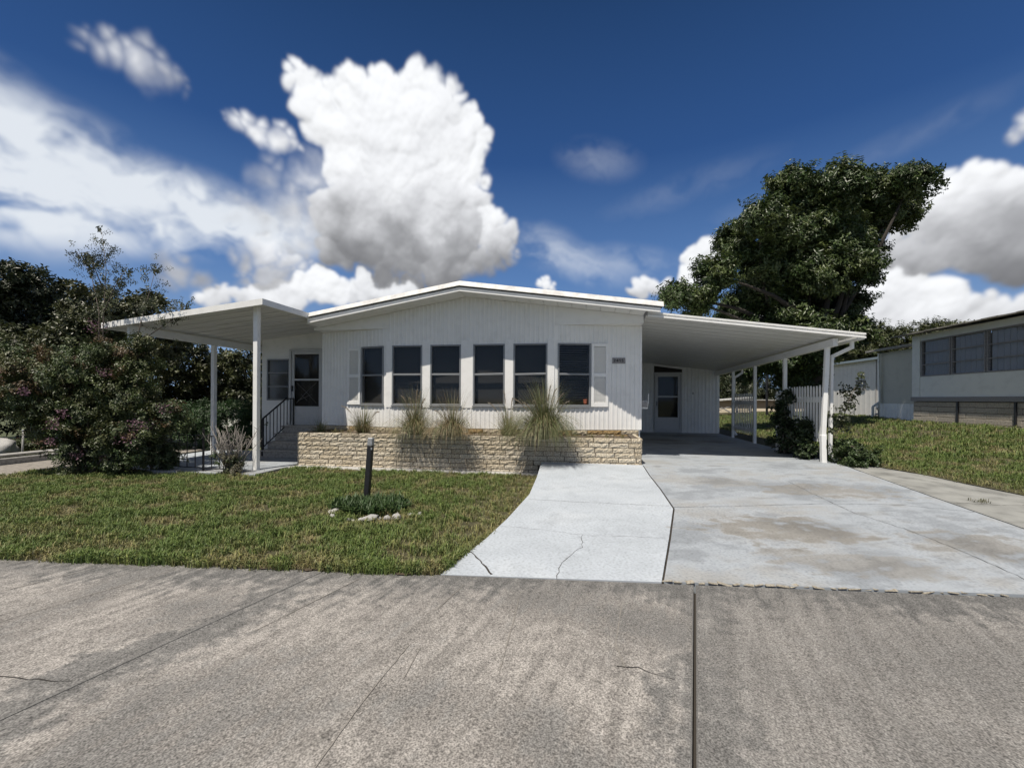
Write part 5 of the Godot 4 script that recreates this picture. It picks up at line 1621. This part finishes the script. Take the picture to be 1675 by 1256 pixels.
	bush("ground_shrub", "low spreading shrub with pale pink flowers at the front carport post", "shrub", V(5.3, 0.27, 9.8), [[5.19,0.4,9.85,0.22],[5.43,0.44,10.09,0.28],[5.38,0.36,9.62,0.2],[5.62,0.4,9.9,0.22],[5.24,0.61,10.19,0.18],[5.66,0.49,10.38,0.2],[5.19,0.33,9.47,0.14]], sprig(9, 0.055, 0.034, 0.12, 106), 260.0, 7, 0.07, [0.8, 1.2], [Color(0.045, 0.075, 0.024), Color(0.06, 0.09, 0.03), Color(0.038, 0.06, 0.02)], 107, 6)

func pebble(r: float, sd: int) -> ArrayMesh:
	var sp := SphereMesh.new()
	sp.radius = r
	sp.height = r * 1.5
	sp.radial_segments = 12
	sp.rings = 6
	var arr := sp.get_mesh_arrays()
	var vs: PackedVector3Array = arr[Mesh.ARRAY_VERTEX]
	for i in vs.size():
		vs[i] *= 1.0 + 0.8 * noise.get_noise_3dv(vs[i] * (1800.0 * 0.05 / r) + Vector3(sd * 13.0, 0, 0))
	var s := st_smooth()
	var idx: PackedInt32Array = arr[Mesh.ARRAY_INDEX]
	for i in idx: s.add_vertex(vs[i])
	return done(s)

func blossom(parent: Node3D, c: Vector3, r: float, sd: int) -> void:
	var s := st_flat()
	rng.seed = sd
	for i in 46:
		var o := Vector3(rr(-1, 1), rr(-0.8, 1), rr(-1, 1)) * r
		var a := Vector3(rr(-1, 1), rr(-1, 1), rr(-1, 1)).normalized() * 0.022
		var b := a.cross(Vector3(rr(-1, 1), rr(-1, 1), 0.3)).normalized() * 0.022
		var g := rr(0.7, 1.25)
		s.set_color(Color(0.20 * g, 0.11 * g, 0.15 * g))
		tri(s, c + o + a, c + o + b, c + o - a)
	part(parent, "blossom", done(s), M.bloom)

func shoot(parent: Node3D, pts: Array, leaf: Mesh, n := 26) -> void:
	var rs := []
	for i in pts.size(): rs.append(lerpf(0.012, 0.003, float(i) / (pts.size() - 1)))
	var st := part(parent, "shoot", tube_mesh(pts, rs, 5), M.twig)
	var xfs := []
	var cs := []
	for k in n:
		var u := rr(0.25, 1.0) * (pts.size() - 1)
		var i := mini(int(u), pts.size() - 2)
		var p: Vector3 = pts[i].lerp(pts[i + 1], u - i)
		for q in 2:
			var dir := Vector3(rr(-1, 1), rr(-0.1, 0.7), rr(-1, 1)).normalized()
			var x := dir.cross(Vector3(0.3, 1, 0.2)).normalized()
			var o := dir * rr(0.0, 0.22)
			xfs.append(Transform3D(Basis(x, dir, x.cross(dir)).scaled(Vector3.ONE * rr(0.6, 1.0)), p + o))
			var g := rr(0.7, 1.2)
			cs.append(Color(0.05 * g, 0.06 * g, 0.026 * g))
	many(st, "leaves", leaf, M.leaf, xfs, cs)
# ---------------------------------------------------------------- neighbours
func build_around() -> void:
	# the house on the right: its long side runs away from the street
	var X := 13.15
	var a := thing("neighbour_house", "grey green neighbouring house on block skirting with a band of curtained windows", "house", V(15.0, 0.66, 17.0))
	var D0 := 9.0
	var D1 := 19.9
	var gb := 1.70
	part(a, "wall", box_mesh(X, X + 0.12, gb, 2.50, D0, D1, 0.0), M.n_wall)
	part(a, "wall", box_mesh(X, X + 0.12, 3.92, 4.16, D0, D1, 0.0), M.n_wall)
	part(a, "corner_board", box_mesh(X - 0.015, X + 0.12, gb, 4.16, D1, D1 + 0.42, 0.006), M.n_wall)
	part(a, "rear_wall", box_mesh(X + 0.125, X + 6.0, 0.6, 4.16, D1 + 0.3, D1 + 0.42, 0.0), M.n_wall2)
	part(a, "front_wall", box_mesh(X + 0.125, X + 6.0, 0.6, 4.16, D0, D0 + 0.1, 0.0), M.n_wall)
	part(a, "belt", box_mesh(X - 0.05, X + 0.1, gb - 0.17, gb - 0.002, D0, D1 + 0.44, 0.006), M.plate)
	# windows: three stacked lights each
	var w := D1 - 0.05
	while w > D0 + 1.3:
		var xf := facing(X + 0.03, w, X + 0.03, w - 1.44, 2.50)
		var f := part(a, "window", frame_mesh(xf, 1.40, 1.42, 0.05, 0.10), M.plate)
		for k in 2: part(f, "rail", fbox(xf, -0.65, 0.65, 0.44 + k * 0.455, 0.475 + k * 0.455, 0.0, 0.04), M.plate)
		for k in 3: part(f, "pane", fbox(xf, -0.65, 0.65, 0.05 + k * 0.455, 0.44 + k * 0.455, -0.02, -0.016, 0.0), M.glass)
		var cs := st_flat()
		for k in 13: cbox(cs, xf.translated_local(Vector3(-0.65 + k * 0.108, 0.71, -0.07)) * Transform3D(Basis(Vector3.UP, 0.55 if k % 2 else -0.55), Vector3.ZERO), Vector3(0.125, 1.36, 0.004), 0.0)
		part(f, "curtain", done(cs), M.curtain)
		w -= 1.44
	part(a, "far_wall", box_mesh(X + 3.0, X + 3.12, 0.6, 4.7, D0 + 0.1, D1 + 0.29, 0.0), M.n_wall)
	part(a, "floor", box_mesh(X + 0.13, X + 2.99, 1.6, 1.68, D0 + 0.11, D1 + 0.29, 0.0), M.inside)
	# block skirting and its dark posts
	rng.seed = 121
	var lenb := 0.82
	for c in 5:
		var d := D1 + 0.38
		var l := lenb * (0.5 if c % 2 else 1.0)
		while d > D0 + 0.05:
			var e := maxf(D0, d - l)
			part(a, "block", box_mesh(X + 0.01 + rr(0.0, 0.008), X + 0.12, 0.58 + c * 0.188, 0.58 + c * 0.188 + 0.176, e + 0.005, d - 0.005, 0.008), M.n_block[rng.randi() % 3])
			d = e
			l = lenb
	part(a, "block_core", box_mesh(X + 0.03, X + 0.11, 0.4, 1.52, D0, D1 + 0.36, 0.0), M.mortar)
	for d in [18.1, 15.95, 13.8, 11.6]:
		part(a, "strap", box_mesh(X - 0.035, X + 0.008, 0.55, gb - 0.175, d - 0.035, d + 0.035, 0.004), M.iron)
	# roof edge of overlapping sheets
	var rd := D1 + 0.75
	var k2 := 0
	while rd > D0 - 0.4:
		part(a, "roof_sheet", prism_mesh([V(X - 0.58, 4.15 + 0.012 * (k2 % 2), rd), V(X + 3.2, 4.75 + 0.012 * (k2 % 2), rd), V(X + 3.2, 4.79 + 0.012 * (k2 % 2), rd), V(X - 0.58, 4.19 + 0.012 * (k2 % 2), rd)], V(0, 0, -0.62)), M.n_roof)
		rd -= 0.60
		k2 += 1
	# lower wing behind it
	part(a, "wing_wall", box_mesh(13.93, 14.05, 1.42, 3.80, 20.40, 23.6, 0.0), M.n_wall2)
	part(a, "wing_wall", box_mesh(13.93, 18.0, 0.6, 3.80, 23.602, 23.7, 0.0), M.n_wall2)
	part(a, "wing_skirt", rib_mesh(13.925, 23.6, 13.925, 20.4, 0.55, 1.418, 1.418, 0.2, 0.01), M.n_wall)
	part(a, "wing_roof", prism_mesh([V(13.5, 3.86, 20.4), V(17.5, 4.4, 20.4), V(17.5, 4.47, 20.4), V(13.5, 3.96, 20.4)], V(0, 0, 3.6)), M.n_roof)
	var ds := st_flat()
	bar(ds, V(13.80, 3.8, 23.5), V(13.86, 1.5, 23.5), 0.08, 0.08)
	bar(ds, V(13.86, 1.5, 23.5), V(13.55, 1.25, 23.5), 0.08, 0.08)
	bar(ds, V(13.55, 1.25, 23.5), V(13.55, 0.75, 23.5), 0.08, 0.08)
	bar(ds, V(13.55, 0.76, 23.5), V(13.35, 0.68, 23.5), 0.08, 0.08)
	part(a, "downspout", done(ds), M.n_wall)
	# the pale trailer behind
	var b := thing("pale_trailer", "pale flat-sided trailer with a blue grey roof edge and small vent window", "trailer", V(15.5, 0.62, 27.0))
	part(b, "wall", rib_mesh(15.0, 33.0, 15.0, 24.4, 0.58, 3.70, 3.70, 0.42, 0.008), M.n_white)
	part(b, "end_wall", box_mesh(15.002, 20.0, 0.58, 3.7, 24.36, 24.398, 0.0), M.n_white)
	part(b, "roof", prism_mesh([V(14.70, 3.66, 24.2), V(17.6, 4.0, 24.2), V(17.6, 4.06, 24.2), V(14.70, 3.78, 24.2)], V(0, 0, 9.0)), M.n_trim)
	part(b, "base_trim", box_mesh(14.97, 14.992, 0.56, 0.66, 24.4, 33.0, 0.0), M.trim)
	var wf := facing(14.985, 27.4, 14.985, 26.6, 2.10)
	var vf := part(b, "vent_window", frame_mesh(wf, 0.80, 0.55, 0.05, 0.06), M.plate)
	for k in 3: part(vf, "louvre_pane", fbox(wf, -0.35, 0.35, 0.06 + k * 0.15, 0.17 + k * 0.15, -0.01, 0.02), M.curtain)
	var wg := facing(14.985, 24.95, 14.985, 24.45, 1.75)
	var vg := part(b, "side_window", frame_mesh(wg, 0.5, 1.35, 0.05, 0.06), M.plate)
	part(vg, "rail", fbox(wg, -0.2, 0.2, 0.66, 0.70, 0.0, 0.03), M.plate)
	part(vg, "pane", fbox(wg, -0.2, 0.2, 0.70, 1.3, 0.005, 0.01, 0.0), M.curtain)
	part(vg, "pane", fbox(wg, -0.2, 0.2, 0.05, 0.66, 0.005, 0.01, 0.0), M.screen)
	part(b, "seam", box_mesh(14.975, 14.99, 0.68, 3.7, 25.7, 25.74, 0.0), M.plate)
	# gas meter against the trailer
	var g := thing("gas_meter", "small grey gas meter with pipes at the foot of the pale trailer", "meter", V(14.7, 0.62, 24.9))
	part(g, "body", box_mesh(14.60, 14.78, 1.05, 1.40, 24.75, 25.1, 0.06), M.galv)
	part(g, "dial", box_mesh(14.57, 14.598, 1.2, 1.34, 24.84, 25.0, 0.004), M.trim)
	for d in [24.8, 25.05]:
		part(g, "pipe", tube_mesh([V(14.70, 0.6, d), V(14.70, 1.06, d)], [0.025, 0.025], 8), M.galv)
	part(g, "regulator", tube_mesh([V(14.70, 0.82, 25.15), V(14.70, 0.90, 25.15)], [0.11, 0.09], 12), M.galv)
	# things seen through the carport
	var s := thing("cream_trailer", "long low cream trailer with a tan upper wall seen between carport posts", "trailer", V(13.0, 0.1, 36.0))
	part(s, "wall", box_mesh(8.0, 19.0, 0.92, 1.5, 36.0, 38.5, 0.0), M.tan_wall)
	part(s, "lower_wall", box_mesh(7.98, 19.02, 0.30, 0.918, 35.97, 38.5, 0.0), M.cream)
	part(s, "roof", box_mesh(7.8, 19.2, 1.5, 1.58, 35.7, 38.8, 0.01), M.kerb)
	var h := thing("open_shed", "small open shed with white roof and braced posts behind the carport", "shed", V(9.3, 0.2, 31.9))
	part(h, "roof", prism_mesh([V(8.2, 1.42, 31.0), V(10.9, 1.66, 31.0), V(10.9, 1.74, 31.0), V(8.2, 1.5, 31.0)], V(0, 0, 1.6)), M.roof)
	part(h, "shelf", box_mesh(8.2, 10.7, 0.72, 0.80, 31.2, 32.2, 0.0), M.cream)
	for x in [8.4, 9.9, 10.7]: part(h, "post", box_mesh(x, x + 0.1, 0.1, 1.5, 31.2, 31.3, 0.004), M.plate)
	part(h, "brace", bar_mesh(V(9.9, 0.5, 31.22), V(8.9, 1.1, 31.22), 0.06, 0.06), M.plate)
	part(h, "brace", bar_mesh(V(9.9, 1.25, 31.22), V(8.8, 0.85, 31.22), 0.06, 0.06), M.plate)
	var q := thing("screen_frame", "dark metal patio frame standing beyond the carport", "frame", V(12.0, 0.3, 28.0))
	for x in [10.6, 12.0, 13.4]: part(q, "post", box_mesh(x - 0.05, x + 0.05, 0.2, 3.7, 28.0, 28.1, 0.004), M.iron)
	part(q, "beam", bar_mesh(V(9.6, 3.2, 28.05), V(13.6, 3.75, 28.05), 0.12, 0.16), M.iron)
	part(q, "beam", bar_mesh(V(13.4, 3.72, 28.05), V(13.4, 3.72, 32.0), 0.1, 0.14), M.iron)
	# left: grey trailer behind the hedge, things by the lane
	var t := thing("grey_trailer", "grey trailer with a dark roof half hidden behind the green hedge", "trailer", V(-14.0, 0.0, 17.5))
	part(t, "wall", box_mesh(-16.5, -9.5, 0.0, 2.3, 17.5, 19.5, 0.0), M.n_wall)
	part(t, "roof", prism_mesh([V(-16.8, 2.3, 17.1), V(-9.2, 2.3, 17.1), V(-9.2, 2.4, 17.1), V(-16.8, 2.4, 17.1)], V(0, 0, 3.0)), M.kerb)
	for x in [-13.4, -12.2]: part(t, "window", box_mesh(x, x + 0.8, 1.2, 1.9, 17.46, 17.498, 0.0), M.screen)
	var bo := thing("pale_boulder", "pale grey rounded boulder resting behind the lane kerb", "boulder", V(-14.2, 0.1, 8.6))
	part(bo, "rock", pebble(0.34, 555), M.rock, Transform3D(Basis(), V(-14.22, 0.25, 8.6)))
	var po := thing("marker_pole", "thin white marker pole standing behind the lane kerb", "pole", V(-13.2, 0.1, 8.3))
	part(po, "shaft", tube_mesh([V(-13.25, 0.0, 8.45), V(-13.22, 0.72, 8.45)], [0.022, 0.02], 8), M.kerb_cap)
	part(po, "cap", tube_mesh([V(-13.22, 0.72, 8.45), V(-13.22, 0.75, 8.45)], [0.028, 0.024], 8), M.galv)
	for i in 4:
		var kb := thing("kerb_cap_stone", "white concrete cap stone on the kerb of the side lane", "stone", V(-12.95, 0.17, 7.6 + i), "cap stones of the lane kerb")
		part(kb, "stone", box_mesh(-13.1, -12.85, 0.185, 0.235, 7.7 + i * 1.1, 8.7 + i * 1.1, 0.012), M.kerb_cap)
	var fp := thing("flower_patch", "low pinkish flowering plants in the bed behind the lane kerb", "plants", V(-14.0, 0.05, 9.4))
	var xf := []
	var cc := []
	rng.seed = 130
	lobe_foliage([[-14.3, 0.2, 9.6, 0.3], [-13.8, 0.18, 9.9, 0.28], [-14.6, 0.2, 9.2, 0.25], [-13.7, 0.2, 10.6, 0.35]], 200.0, 6, 0.08, [0.8, 1.2], [Color(0.08, 0.10, 0.04), Color(0.2, 0.12, 0.09), Color(0.07, 0.09, 0.035)], 0.5, xf, cc)
	many(fp, "foliage", sprig(9, 0.06, 0.035, 0.14, 131), M.leaf, xf, cc)
